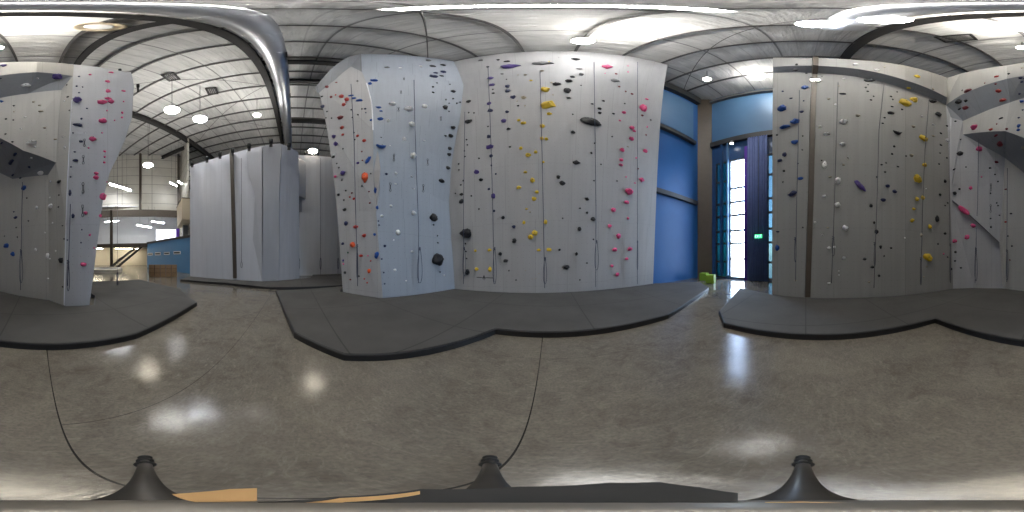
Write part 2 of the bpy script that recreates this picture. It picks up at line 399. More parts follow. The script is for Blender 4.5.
for k, px, py in (('g5', 125, 140), ('g6', 132, 118), ('g8', 131, 72.5)): B[k] = on_plane(px, py, B['g4'], B['s1'], B['g7'])
B['s0'] = B['g4']
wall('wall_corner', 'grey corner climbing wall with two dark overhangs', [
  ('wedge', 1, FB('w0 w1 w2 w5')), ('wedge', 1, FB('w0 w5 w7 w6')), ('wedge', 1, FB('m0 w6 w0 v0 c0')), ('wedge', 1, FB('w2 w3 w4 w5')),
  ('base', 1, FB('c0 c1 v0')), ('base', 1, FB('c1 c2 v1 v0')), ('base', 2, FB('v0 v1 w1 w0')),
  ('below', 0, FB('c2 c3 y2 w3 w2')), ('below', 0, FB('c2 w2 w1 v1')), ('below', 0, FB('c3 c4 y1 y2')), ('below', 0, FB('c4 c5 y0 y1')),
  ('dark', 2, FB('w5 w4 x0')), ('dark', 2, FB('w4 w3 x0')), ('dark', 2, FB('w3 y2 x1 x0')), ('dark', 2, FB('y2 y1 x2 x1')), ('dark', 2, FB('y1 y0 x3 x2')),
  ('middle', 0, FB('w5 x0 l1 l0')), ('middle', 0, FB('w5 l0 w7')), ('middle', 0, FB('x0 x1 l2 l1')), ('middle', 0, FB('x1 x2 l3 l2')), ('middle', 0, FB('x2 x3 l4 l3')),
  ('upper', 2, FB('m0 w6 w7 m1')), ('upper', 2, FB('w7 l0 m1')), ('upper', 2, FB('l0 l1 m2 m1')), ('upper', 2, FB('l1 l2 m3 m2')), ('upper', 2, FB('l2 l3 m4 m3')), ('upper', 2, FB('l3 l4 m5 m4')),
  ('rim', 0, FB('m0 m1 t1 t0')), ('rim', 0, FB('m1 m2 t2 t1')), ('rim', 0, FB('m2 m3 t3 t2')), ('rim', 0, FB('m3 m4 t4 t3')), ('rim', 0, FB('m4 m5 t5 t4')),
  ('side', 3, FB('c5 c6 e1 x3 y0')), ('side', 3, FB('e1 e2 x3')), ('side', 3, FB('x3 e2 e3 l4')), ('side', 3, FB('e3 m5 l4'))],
  .3, mats=('panel_warmlit', 'panel', 'panel_shade', 'panel_warmlit'))
wall('wall_pillar', 'pale pillar face with pink and navy holds', [
  ('pillar', 0, FB('c6 g1 g2 e1')), ('pillar', 0, FB('e1 g2 g3 s0 e2')), ('pillar', 0, FB('e2 s0 s1 e3')), ('pillar', 0, FB('e3 s1 t5 m5')),
  ('flank', 0, FB('s0 g5 g6 s1')), ('flank', 0, FB('g6 g7 g8 s1'))], .45, mats=('panel_pale',))
# white corner strips
def edge_strip(name, pts, r=.02):
    o = MB().tube(pts, r, 6).build(name, 'edge_white'); return struct(o)
edge_strip('trim_1', [B['c6']+Vector((0, 0, .1)), B['e1'], B['e2'], B['e3']], .018)
edge_strip('trim_2', [A['a3'], A['a4'], A['a5']], .022)
edge_strip('trim_3', [B['w6'], B['w0']], .014)
BVH = BVHTree.FromPolygons(WB_V, WB_F)
def hit(px, py):
    loc, n, idx, dist = BVH.ray_cast(EYE, ray(px, py))
    if loc is None: return None
    if n.dot(ray(px, py)) > 0: n = -n
    return loc, n, WB_R[idx], dist

# ------------------------------------------------------------------ holds
HOLDS = """
387 67.5 6 2 g;374 80.5 8 3 b;370 83.6 4 3 b;378.6 107.5 6 3 b;381 111 4 2 b;380 119 7 4 b;371 120 3 3 b;392.6 104 8 4 w;388 120.6 4 4 w;351 95.6 6 2 b;353.6 98.4 5 2 b;359.4 100.6 7 3 b
347 99.5 5 5 r;341.4 96.6 5 4 r;331 97 3 3 d;335.6 95 2 2 r;343.7 104.7 4 4 r;345.8 102.3 2 2 r;340.3 117.5 6 5 d;342 127.6 4 4 r;322.8 106.6 4 4 n;322 96.6 3 2 k;327 111.7 2 2 k;326 118 2 2 k;331.7 118.3 2 2 k;361.9 109 2 2 k;365.3 109 3 2 n;358 114.8 2 2 k;351.3 110 2 2 k;352.5 117.5 2 2 k;365.8 112.8 2 2 n;327 87 4 3 d;336.4 82.5 3 2 d;357.5 81 3 2 g
333.8 136.6 4 4 p;336 143.8 4 5 p;343 148.8 2 2 k;342.7 134.7 3 3 r;357.5 136 3 3 r;364.2 140.6 4 4 r;354 132.8 2 2 k;354.7 139.7 2 2 k;361.9 151.6 2 2 d;362.5 160.5 2 2 d;368 160 4 11 b l -25;365 177 6 11 o;381 146.5 11 6 b c;390 145.6 2 2 w;381 137.5 2 2 k;333.6 157 3 3 k;334.5 154.6 3 2 w;336.9 163.6 2 2 k;339 167.8 2 2 k;343 173 5 5 p;335.5 176.5 3 3 m;342 180 2 2 k;338.6 194.8 3 3 k;345.8 190.6 2 2 k;344 200 2 2 k;352 193 2 2 d;354 198.7 3 3 r;350 197 2 2 r;358 163 3 3 p;362 186 2 3 g;370.8 173.7 2 2 k;375.5 190 4 8 b;377 207.5 3 5 b;386.4 174 3 3 n;395.8 173.4 3 3 w;391 205.8 3 3 w;370 203 2 2 d;369 191.7 2 2 d;344.5 209.5 4 3 k
346 223.3 4 5 n;355.6 226.9 5 4 r;364.2 235.5 4 4 r;342.8 243.6 3 3 n;352.8 244.7 5 6 o;348 252.5 2 2 e;361 255.8 4 3 r;368 255.8 2 2 m;369.2 271 4 5 o;374.7 234.5 3 3 b;376.6 255 5 7 b;378.3 221 2 2 n;379 225 2 2 n;384.8 246 3 3 n;398 232.5 5 6 w;393.7 240 2 2 w;395 270 3 3 w;381.7 259 2 2 n;383.6 272.5 2 2 n;384.6 283.7 2 2 n;345 272.5 3 3 k;367.3 282.6 2 2 r;364.5 278.7 2 2 r;343.6 264 2 2 m;343.4 260.5 2 3 p;350.5 279.5 2 2 d;359 276 2 2 k;381.7 216 3 3 w;370.8 260.8 2 2 r
428 60.5 6 3 g;432.5 66.4 7 2 k;443 65.3 6 2 k;443 71.9 6 3 n;435.6 73 5 2 n;433.4 76.6 8 3 n;441.6 76 5 2 k;436.9 83 2 2 k;433 87 3 2 k;433 92.5 3 2 k;449.8 84.4 2 2 k;453 91.4 5 3 k;453 98.7 2 2 k;449 103.4 2 2 k;456.7 103.4 2 2 k;460 102.3 2 2 k;446 99.7 2 2 g;445 107.5 5 5 k;449 111.4 2 2 k;452.8 127.7 5 4 k;420.5 66.4 4 2 w;400 68 4 2 w;408.4 109 9 5 w;424.7 106.6 6 4 w;411.4 124.2 6 6 w
450.6 135.8 5 4 k;445.5 136 3 2 k;449.6 148.4 4 4 k;449 154.5 4 4 k;448 168 4 4 k;441.3 180.8 6 5 k;404.4 139 4 4 w;413 155.8 6 7 w;424 140.6 3 2 w;395.5 184 3 2 w;411.6 176.4 2 2 w;414 189 2 2 w;413.8 213 5 5 w;412 251.7 3 3 w;406 280.6 2 2 w;444 275.3 2 2 w;433.3 217.8 8 8 k;433.4 224.8 2 2 k;437.3 235.8 2 2 k;437.8 242.8 2 2 k;437.3 259.2 11 13 k;440 272 2 2 k
481 60.5 5 2 g;498.4 60 4 2 k;507 61.6 7 2 k;511 66.7 19 6 p t;487.8 67 4 2 k;502.3 74 4 2 g;518 75 2 2 t;525.3 75 4 2 t;490.3 78.4 6 3 p;491.9 85 6 3 p;493 89.5 2 2 k;493.4 93.3 4 2 k;506.6 79.4 2 2 k;507.5 86.3 5 4 n;508 91 5 4 n;513 97.3 5 4 n;517 101 2 2 t;518 105.8 3 2 k;525 105.8 2 2 t;489 103.6 5 4 p;490.3 110.6 6 4 n;507 112 4 3 n;503.6 121 6 5 p;508.3 129 4 3 k;468.6 101.5 5 3 k;468.7 112.8 2 2 k;474 113 2 2 k;468.5 121.6 8 4 k;488 126.6 2 2 k
524 97.7 5 4 t;518.8 120.3 4 3 y;523.4 123 6 4 y
488.8 136.6 4 4 n;490 146.9 8 5 p;491 155.8 4 4 n;491.4 165.5 2 2 n;495.8 174 2 2 n;489 189 3 3 n;493.3 196 5 6 p;476.6 172 5 5 p;480.8 179.7 4 4 k;479 158.4 2 2 k;510 147 3 2 k;471.4 196 2 2 k;479 209 2 2 k;466.7 139.7 2 2 k;467.5 145 2 2 k;464.5 151 2 2 k;465 156.6 2 2 k;458.8 164 2 2 k;459 170 2 2 k;463.4 180.8 2 2 k;461 185 2 2 k;455.6 193.3 2 2 k;461.6 194.4 4 3 k;461.6 201.4 5 5 k;521 148.4 4 4 y;528.2 155.3 6 5 y;525.3 172 4 3 y;518.8 187.5 5 4 y;526.6 209 3 2 y
466.6 233 11 11 k;465.5 243.6 2 2 k;466 251.4 2 2 k;466.6 258.4 2 2 k;467.3 272 5 6 k;503 217.5 4 4 k;513.8 226.7 4 4 n;514.4 240.8 5 5 k;500.3 253.8 4 4 k;505.8 260.8 5 4 k;509 270.6 2 2 k;516 280 2 2 k;494 211 3 3 n;524 222.5 3 4 y;475.5 250.6 3 3 y;489.4 250 4 3 y;476.6 269 4 4 y;490 269.4 4 5 y;525.3 270.5 2 1 t
541.9 63.9 31 6 g t;549 62 4 2 y;575.5 59.4 9 3 k;579.4 69 7 2 g;581 74.5 5 3 k;572.3 76.9 6 3 k;568.4 81.3 8 4 k;556.3 84.4 8 4 k;567.3 90.6 8 6 k;568.8 98 5 2 k;552.8 94.8 2 2 t;581 85.5 2 2 k;572.7 114.4 2 2 k;592 104 4 2 k;599.5 108.6 4 3 k;590.6 122 21 9 k v -22;558.6 57.5 2 2 g;545 89.5 9 6 y;548 105 15 9 y v -25;549.2 113.8 6 4 y;531 80.5 4 2 y;542.3 126 5 5 y;551.7 82.5 3 2 t;542 71 5 2 t
541.6 138.6 4 4 y;546.4 139 4 4 y;535.6 152 4 4 y;543.4 162 3 3 y;532.5 180.3 5 6 y;536.9 192 4 4 y;533.8 198.8 5 5 y;572.8 132.3 5 4 k;594.7 143.3 2 2 k;591 153 3 3 k;576.6 162.8 8 6 k t;558.3 176.9 4 5 k;562.2 183 6 5 k;594 180.8 2 2 k;586.9 199 4 4 k;579.8 208.4 3 2 k
545.5 222 4 5 y;534.8 232.7 6 6 y;530.6 237 6 5 y;538.8 250 4 3 y;549 249.5 5 4 y;538.8 273.6 2 1 t;535.6 278.4 2 1 t;532 279 2 1 t;530 212 2 2 t;562.5 218.3 2 2 k;593 219 5 5 k;587 212.7 3 3 k;579.4 229 4 5 k;559.4 249.8 3 3 k;576.6 253.8 3 4 k;566.4 267 6 5 k;586.9 263 2 2 k;579.8 279.8 2 2 k;593.4 239.4 2 2 k
607 67.2 11 5 m t;615.3 80.8 10 4 g t;605 73.4 2 2 m;616 74 3 2 d;619 86.7 3 2 d;625.5 91.4 2 2 d;632 94 3 2 d;646.6 99.2 4 2 m;643 108 7 8 m;642 115.6 3 3 d;623.6 112.5 4 3 m;619.7 120.6 3 2 m;632 127.7 6 5 m;628 72 2 2 m;647 127 2 2 m;650.5 120 2 2 k;624.7 103.6 2 2 k;628 66 3 1 m;603.3 101 4 2 k;599.7 113 4 3 k;613.4 113.8 3 2 k
634 131 4 3 m;631.4 138.9 5 4 m;622 149.8 5 5 m;621.3 159.7 4 4 m;620.8 165 5 3 m;645 150.8 5 4 m;641.6 179.7 5 5 m;629 191.3 7 7 m;626.4 202.3 5 4 m;613.4 210 5 5 m;634.8 183 2 2 m;636 158 2 2 m;638 168.8 2 2 d;628 146.7 2 2 t;646 135 2 2 d;626 177 2 2 m;612 136.7 2 2 k;601 164.4 2 2 k;617 181 2 2 g
609.5 226 4 4 m;627.8 218.3 3 3 m;618.6 236 5 5 m;614.7 249.5 5 4 m;629.8 249 5 4 m;626.7 258.8 4 3 m;611.9 265.8 4 3 m;617.3 274.4 4 4 m
805 87.5 7 5 b;782.5 108.6 9 7 b;795 122 9 6 b;785 127 11 5 b;791 98.4 4 2 n;782.8 91.4 3 2 n;802 111.7 5 3 n;803.6 100.8 2 2 n;806.5 73.4 3 2 k;796.6 64.5 4 2 k;795.8 70 3 2 g
842.7 94 8 2 k;843.4 122 8 6 w;820 126.6 4 3 w;835.6 104.7 3 3 w;828.6 99 4 2 t;844 79 4 2 w;838.8 86 2 2 t;822 76.5 2 2 k
795 142 8 5 b l 20;784.5 154.5 5 5 n;779.8 160.5 5 4 n;784 171 3 3 k;783 182 2 2 k;800.5 178.4 6 4 b;792.6 193.8 9 5 n l 20;777 135 3 2 k;802.8 136 2 2 k;802.3 150 2 2 k;798 163.6 2 2 k;826.6 134 7 4 w;842.7 144.4 7 4 w;847.7 157.7 6 5 w;824.7 165 5 8 w;838 181 6 8 w;837.7 204.7 6 6 w;824 196.4 5 4 w;830 177 4 2 t;843.4 165 3 2 t;821.6 160.5 2 2 k
778 231.7 4 2 n;777.3 247.8 4 7 b;802.8 227.5 2 2 k;795.8 280.5 3 2 t;815 222.3 3 3 w;822.3 235 3 3 w;827.8 227.8 3 2 t;845 228 6 6 w;829 247.7 4 3 w;834.5 247 3 3 w;844 257.8 4 3 w;838.8 271 2 2 w;838.8 275 2 2 w;829 283 4 2 w
869 80.5 11 4 k l -20;868 84.7 2 2 k;865.8 87.5 3 2 k;867.7 91.4 3 2 k;873.6 96.4 2 2 k;871 100 3 2 k;891 96.6 3 2 k;892.7 99.5 2 2 k;892 106.7 4 2 k;890.8 113 8 4 k;884.5 117.7 3 2 k;882.5 123.4 3 2 k;902 109.4 3 2 k;897 92 2 2 k;904.8 103 12 8 y v 15;914 100 8 6 y;908.8 88 5 2 y;916.6 76.6 6 3 y;913.4 126.6 4 3 t;876.7 70 6 2 w;855.6 64.5 6 2 w;858 115.6 5 3 t;884.5 67 3 2 t
897.5 133 9 5 k c;860 185.8 6 19 p l 42;894 146.4 3 3 k;892 154 3 3 k;881.4 164.7 3 2 k;886 163 2 2 k;885 172 3 2 k;897.8 166.7 3 2 k;906 156 2 2 k;887.7 186 5 4 n;894.7 191.4 5 4 n;883 200 6 4 n;876.7 177 2 2 k;871 205.8 4 4 k;911.6 155.5 4 4 t;917 178.8 8 9 y;917 199 4 5 y;913.8 209 4 3 y;848.6 158.4 5 3 w
874 222.7 3 3 k;876.4 231.7 4 5 k;880.6 247 3 4 k;891 248 3 2 k;864.7 259 4 3 k;872.3 267 4 3 k;879 275.8 3 3 k;884 256 2 2 k;869 282 3 2 t;904.8 238 2 2 w;912 220.5 5 4 y l 30
932.7 89 3 2 t;932.3 101 7 5 k l -30;938 114.4 7 5 k l -30;947 126 3 2 k;959 101.6 6 5 k;966 100.8 4 3 k;959.7 109 4 2 k;963 90 3 2 k;955.6 121.4 3 2 k;921.7 116.4 3 2 w;933.4 124.7 4 2 w;965.5 107.8 6 4 d;968 91 8 3 d;974.6 127.3 7 6 m
923.3 138.6 9 6 y l -35;924.4 165 5 4 y;922.8 197.7 4 5 y;941 133.4 3 2 k;940.8 145 3 2 k;946.7 157.8 2 2 k;939 164 2 2 k;940 153 2 2 g;945 181 3 4 k;939.7 194.8 3 3 k;945 205.5 2 2 k;947.5 203 2 2 k;960 153.4 7 5 k;954.5 169.4 3 2 k;960.8 139.4 2 2 k;966 167 2 2 k;959.7 189 3 3 k;954.8 193 4 4 k;947.5 140.6 4 4 w;933 136 4 2 t;926 189 2 2 w;979.2 149 7 6 m;970.6 188 4 4 m;981.6 177 2 2 m
964.3 210.3 4 19 m l 46;973 225.6 6 4 m l -20;967 236.9 6 5 m l 20;954.5 241 5 4 m;929.5 226.7 4 5 y;921.4 235 3 4 t;927.5 257 10 7 y l -25;926.7 266.6 2 2 t;923.6 276.7 2 2 t;937 218.6 4 7 k;945 233.4 3 3 k;955.6 252 3 3 k;955 260.8 3 2 k;960.8 267.8 3 2 k;951 269 3 3 k;937.8 244 2 2 k;943.6 253.8 2 2 m;947.5 257 2 2 k
997 76.6 5 2 r;998.8 91 6 4 r;1003 100 7 4 r;996 84 3 2 d;1021 77.8 5 3 n;1022 82 4 2 n;1019.8 93.8 4 2 n;1022 101.6 6 4 b;1023 110 3 2 n;1009 73.8 3 2 k;985 83 2 2 d;962.5 90.6 3 2 k;1022.5 68 3 2 t
991 129.6 4 3 r;1006.9 129 3 3 d;999.8 144 5 5 d;996 135.5 4 2 d;996.5 162 4 3 d;1001 118.4 5 2 k;997 124 2 2 d;990 168 3 2 k;1018.8 126 4 4 b;1018.5 130 4 3 b;1019 117.8 3 2 n;1022.8 147.5 3 3 t
995 174.5 2 2 k;998 181.6 2 2 k;1006 189.4 3 2 d;990.5 193.4 2 2 k;996.7 203 2 2 k;998 205.6 2 2 k;999.5 215.4 2 2 k;990.7 218.5 2 2 k;991 227 2 3 k;1011 213.6 3 2 k;1005.5 222 3 2 r;1008 236 2 2 k;1012 246 2 2 k;1010 260 2 2 d
56.8 76.8 10 6 p;26 85.5 10 5 w l -20;37.8 78.4 3 2 w;1.8 101.6 6 4 b;0.7 78.4 4 2 n;3.6 65.5 7 3 p;14 105.8 3 2 k;14 111.7 2 2 t;6 119 3 2 k;13.5 120 2 2 k;33.7 102 4 2 t;39.5 105.5 4 2 t;40.7 111.4 6 2 t;25 117 4 2 w;20.8 128.6 3 2 w;64.4 101 2 2 w;68 97 3 2 k;69.5 110.6 2 2 k;67 85 2 2 k
32 142.7 11 5 w;35 147 3 2 w;40.7 173 5 5 w;31.5 157.8 3 2 w;44.6 128 4 2 t;55 139.5 4 2 t;50.5 181.5 2 2 w;64.8 147.4 3 3 w;63 137 2 2 w;15 154.4 4 3 n;11.4 162 5 4 n;29.3 167 3 3 n;12.9 175 3 2 n;20.5 178 3 2 n;1.8 143 3 2 n;24 187.8 6 5 b;12.4 142 3 2 k;5.6 134 3 2 k;59.3 181.8 4 4 k
15.7 217.4 4 3 n;6.3 245.5 5 5 b;12.9 254 4 5 b;14 211.8 2 2 n;4.7 236 2 2 g;16.4 227.5 2 2 k;28.6 221 2 2 k;17.6 237 2 2 k;27 198 2 2 k;50.9 206 4 6 w;37 207.6 3 4 w;50 197.5 2 2 w;52.7 223 2 2 w;45 232.7 2 2 w;35.6 249.8 3 4 w;47.6 255.6 4 6 w;50 258.7 2 2 w;55.8 251 2 2 w;48 278.4 3 2 w;62.6 225.6 2 2 k;61.4 260.3 4 6 k;63 286.8 2 2 k;64.4 239 2 2 k;58.6 207 2 2 k;59 195 2 2 k
90 74.7 4 2 m;107.7 81.4 5 3 m;108 91 5 7 m;102 102.4 13 6 m v 8;111 101.6 10 6 m v;107.5 98.6 9 3 m;102.5 121 9 6 m;92.4 139 8 6 m;123.5 91 5 2 m;123.5 101.6 2 2 m;122.3 113 3 3 m;121.8 117.7 3 3 m;107 110.7 2 2 m;114.5 120.5 2 2 m;102 133 2 2 m;111 72.5 6 2 m
77 100.3 9 7 p;76.6 86.3 3 3 n;79 92.8 3 2 n;79 76.6 3 2 n;87 108.6 3 2 n;81.4 118.8 3 3 n;78 125 11 4 n l -20;80.8 141.5 5 3 n;73 133 2 2 n;82.6 87 2 2 n
104.7 151.6 3 3 m;104.7 157 3 3 m;104.2 162.5 3 3 m;96.2 173.5 5 4 m;96 177.5 6 5 m;103 196.4 7 8 m;88.6 148 2 2 m;106.8 182 2 2 m;75 152 3 2 n;75.6 160.5 6 4 n;71 167 2 2 n;70.6 177 2 2 n;70 193 3 7 n;84.7 133 2 2 w
85.5 213 4 4 m;100.3 215.7 3 4 m;89.8 235 3 3 m;94 248 2 2 m;83.3 264.5 7 4 m;73 216 4 5 n;81.8 229.7 2 2 n;81 242.6 2 2 n;67.4 240 2 2 n
"""
ORD = 'lowest second third fourth fifth sixth seventh eighth ninth tenth eleventh twelfth thirteenth fourteenth fifteenth sixteenth seventeenth eighteenth nineteenth twentieth twenty-first twenty-second twenty-third twenty-fourth twenty-fifth twenty-sixth twenty-seventh twenty-eighth twenty-ninth thirtieth'.split()
def rank_phrase(i, n):
    if n == 1: return ''
    if i == n-1: return ', topmost one'
    if i == 0: return ', lowest one'
    return ', %s up' % ORD[i]
def region_phrase(reg, px, py):
    if reg == 'front':
        b = 0 if px > 637 else 1 if px > 596 else 2 if px > 543.5 else 3 if px > 494.5 else 4 if px > 464.5 else 5
        return 'front wall, %s bay from the blue wall' % ('first rope', 'second rope', 'third rope', 'fourth rope', 'fifth rope', 'last rope')[b]
    if reg == 'prow':
        return 'prow face, outer side of its rope' if px < 355.5 else 'prow face, wing side of its rope'
    if reg == 'wing':
        if py < 77: return 'wing wall, above its top crease'
        return 'wing wall, between prow and its rope' if px < 417.5 else 'wing wall, between its rope and front wall'
    if reg in ('post_under', 'post_top'): return 'projecting top band of the brown-post wall'
    if reg == 'post':
        if px < 795: return 'post wall, window side of the first rope'
        if px < 809: return 'post wall, between first rope and post'
        b = 0 if px < 833 else 1 if px < 875.5 else 2 if px < 921 else 3
        return 'post wall, %s rope bay past the post' % ('first', 'second', 'third', 'fourth')[b]
    return {'wedge': 'pale wedge panel beside the corner', 'base': 'base wall under the pale wedge', 'below': 'corner wall under the dark overhang', 'dark': 'dark lower overhang of the corner wall',
            'middle': 'corner wall between the two overhangs', 'upper': 'grey upper overhang of the corner wall', 'rim': 'topmost band of the corner wall', 'side': 'shaded inner side of the pillar',
            'pillar': 'pale pillar front', 'flank': 'narrow outer strip of the pillar'}[reg]
def hold_mesh(w, h, dep, typ, ang, sub, seed):
    bm = bmesh.new(); bmesh.ops.create_icosphere(bm, subdivisions=sub, radius=1.0)
    rnd = random.Random(seed); off = Vector((rnd.uniform(-50, 50), rnd.uniform(-50, 50), rnd.uniform(-50, 50)))
    ca, sa = math.cos(ang), math.sin(ang)
    for v in bm.verts:
        c = v.co.copy()
        k = 1+.42*noise.noise(c*1.4+off)+.16*noise.noise(c*3.1+off)
        x, y, z = c*k
        if typ == 't':                       # tapered wedge volume: blunt end and pointed end, faceted
            s = (x+1)/2; y *= .25+.85*(1-abs(2*(s-.38))) if s > .38 else .9; z *= .9
        elif typ == 'c': y = y*.55+.95*x*x-.45
        elif typ == 'v': y *= 1-.35*max(0, x); z *= 1-.2*abs(x)
        elif typ == 'j':                     # jug: a hollow grip scooped out behind the upper lip
            if y > .15 and z > .1: z *= .72; y *= .86
            elif y < -.2: z *= 1.05
        if z < 0: z = 0
        x, y = x*w/2, y*h/2
        v.co = (x*ca-y*sa, x*sa+y*ca, z*dep)
    bmesh.ops.remove_doubles(bm, verts=bm.verts, dist=1e-5)
    bmesh.ops.recalc_face_normals(bm, faces=bm.faces)
    me = bpy.data.meshes.new('hold'); bm.to_mesh(me); bm.free()
    if typ != 't' and rnd.random() < .55:
        for p in me.polygons: p.use_smooth = True
    return me
recs = []
for i, e in enumerate(x for ln in HOLDS.strip().splitlines() for x in ln.split(';')):
    t = e.split(); px, py, w, h, col = float(t[0]), float(t[1]), float(t[2]), float(t[3]), t[4]
    typ = t[5] if len(t) > 5 else None; ang = math.radians(float(t[6])) if len(t) > 6 else 0
    r = hit(px, py)
    if r is None: print('MISS', e); continue
    loc, n, reg, dist = r
    d = ray(px, py); el = elv(py)
    up = Vector((0, 0, 1)); up = (up-n*up.dot(n))
    up = up.normalized(); tx = up.cross(n).normalized()
    # picture size -> size on the surface
    hdir = Vector((math.cos(brg(px)), -math.sin(brg(px)), 0)); vdir = hdir.cross(d).normalized()
    fx = max(.45, abs(tx.dot(hdir))); fy = max(.38, abs(up.dot(vdir))); fz = abs(n.dot(vdir))
    W = w*K*math.cos(el)*dist/fx; Hh = h*K*dist
    small = max(w, h) <= 2.5
    dep = min(.22, (.46 if typ not in ('t', 'l', 'v') else .34)*min(W, max(Hh, .6*W)))
    Hm = (Hh-dep*fz*.75)/fy; Hm = min(max(Hm, .42*W), 2.6*W)
    if reg in ('dark', 'upper', 'post_under'): dep *= .8
    recs.append(dict(i=i, px=px, py=py, col=col, typ=typ, ang=ang, loc=loc, n=n, up=up, tx=tx, W=W*.94, H=Hm*.94, dep=dep, reg=reg, small=small, sz=w*h+.001*max(w, h)))
for i, a in enumerate(recs):
    for b in recs[i+1:]:
        v = b['loc']-a['loc']
        if v.length > .9: continue
        q = math.hypot(v.dot(a['tx'])/((a['W']+b['W'])/2), v.dot(a['up'])/((a['H']+b['H'])/2))
        if q < 1.12:
            for c in (a, b):
                c['W'] *= q/1.12; c['H'] *= q/1.12
solid = sorted((r for r in recs if r['typ'] != 't'), key=lambda r: -r['sz'])
for k, r in enumerate(solid): r['small'] = k >= 296  # smaller climbing holds and foot chips are named apart here by size
keyed = {}
for r in recs:
    big = max(r['W'], r['H'])
    shape = {'t': 'wedge volume', 'c': 'crescent hold', 'l': 'bar hold', 'v': 'lobed hold'}.get(r['typ'])
    if r['small']: r['desc'] = HC[r['col']][0]+' foothold'
    elif shape: r['desc'] = HC[r['col']][0]+' '+shape
    else: r['desc'] = ('large ' if big > .36 else 'medium ' if big > .22 else 'small ')+HC[r['col']][0]+' hold'
    r['regp'] = region_phrase(r['reg'], r['px'], r['py'])
    keyed.setdefault((r['desc'], r['regp']), []).append(r)
for (desc, regp), lst in keyed.items():
    lst.sort(key=lambda r: (r['loc'].z, r['px']))
    for k, r in enumerate(lst): r['label'] = '%s on the %s%s' % (desc, regp, rank_phrase(k, len(lst)))
GROUPN = {'front': 'front wall', 'prow': 'prow', 'wing': 'wing wall', 'post': 'post wall', 'post_under': 'post wall', 'post_top': 'post wall', 'pillar': 'pillar', 'flank': 'pillar', 'side': 'pillar'}
for r in recs:
    typ = r['typ'] or ('j' if (r['i'] % 3 == 0 and not r['small']) else 'b')
    big = max(r['W'], r['H'])
    sub = 1 if r['small'] else 2 if big < .3 else 3
    me = hold_mesh(r['W'], r['H'], r['dep'], typ, r['ang'], sub, r['i'])
    noun = 'foothold' if r['small'] else 'wall_volume' if r['typ'] == 't' else 'climbing_hold'
    o = link(noun, me, 'h'+r['col'])
    rot = Matrix((r['tx'], r['up'], r['n'])).transposed().to_4x4()
    o.matrix_world = Matrix.Translation(r['loc']+r['n']*(.003 if big < .3 else .012 if big < .7 else .03)) @ rot
    tag(o, r['label'], 'foothold' if r['small'] else 'climbing hold', ('miniholds' if r['small'] else 'holds')+' on the '+GROUPN.get(r['reg'], 'corner wall'))
    if big > .20 and not r['small']:
        zt = max(v.co.z for v in me.vertices if abs(v.co.x) < .25*r['W'] and abs(v.co.y) < .25*r['H']) if any(abs(v.co.x) < .25*r['W'] and abs(v.co.y) < .25*r['H'] for v in me.vertices) else r['dep']
        MB().lathe([(.018, 0), (.018, .006), (.009, .0065), (.009, .002)], 10).build('bolt', 'bolt', o).location = (0, 0, zt-.003)

# ------------------------------------------------------------------ ropes and quickdraws
def surf(px, py, off=.24):
    for dx in (0, .7, -.7, 1.5, -1.5, 2.5, -2.5, 4, -4, 6, -6):
        r = hit(px+dx, py)
        if r: break
    d = ray(px, py); return EYE+d*(r[3]-off/max(.35, abs(r[1].dot(d))))
def rope(line, loop, label, mat='rope', rad=.0105, wloop=3.2):
    """line: picture points down the wall; loop: (px, y top, y bottom) of the tied up bight"""
    pts = []
    for (x0, y0), (x1, y1) in zip(line, line[1:]):
        n = max(2, int(abs(y1-y0)/8))
        for k in range(n): pts.append(surf(lerp(x0, x1, k/n), lerp(y0, y1, k/n)))
    pts.append(surf(*line[-1]))
    root = thing('climbing_rope', label, 'rope', tuple(pts[-1]), 0, 'ropes hanging on the climbing walls')
    L = -Vector(root.location)
    MB().tube([p+L for p in pts], rad, 6).build('strand', mat, root, True)
    if loop:
        px, ya, yb = loop
        c = []
        for k in range(24):
            a = 2*PI*k/24; yy = (ya+yb)/2-(yb-ya)/2*math.cos(a); s = (yy-ya)/(yb-ya)
            c.append(surf(px+math.sin(a)*wloop*(.35+.65*s)*.5, yy, .26)+L)
        MB().tube(c, rad*.9, 6, True).build('bight', mat, root, True)
        q = surf(px, ya+2, .26)+L
        MB().tube([q+Vector((.03*math.sin(k*1.3), .03*math.cos(k*1.3), .05-.0125*k)) for k in range(9)], rad*1.1, 6).build('knot', mat, root, True)
    return root
rope([(464.8, 112), (463.6, 200), (463.5, 284)], (464.2, 247, 276), 'dark rope on the front wall passing the big black ball hold', wloop=4)
rope([(488, 66), (490.5, 130), (492.6, 200), (494, 284)], (494.6, 247, 284), 'dark rope on the front wall beside the square of four yellow holds', wloop=4.5)
rope([(540, 72), (541.5, 130), (543.3, 210), (544.6, 288)], (545, 257, 284), 'dark rope on the front wall through the yellow route', wloop=4.5)
rope([(594, 62), (595, 130), (596, 210), (595.6, 287)], (596.6, 240, 270), 'dark rope on the front wall beside the large black lobed hold', wloop=5)
rope([(637.5, 62), (637.5, 150), (637.3, 284)], (637.5, 240, 270), 'dark rope on the front wall nearest the blue wall', wloop=1.2)
rope([(414, 80), (414.8, 120), (416.4, 170), (418.7, 230), (418.5, 283)], (419.8, 247, 283), 'dark rope with hanging loop on the blue grey wing wall', wloop=6.5)
rope([(351, 84), (354, 139), (355.5, 208), (357, 255), (357.6, 286)], (357.2, 244, 278), 'dark rope hanging down the narrow prow face', wloop=1.6)
rope([(799.5, 90), (798, 150), (796.5, 210), (795.6, 281)], (795.3, 237, 262), 'rope on the post wall between window edge and brown post', wloop=2)
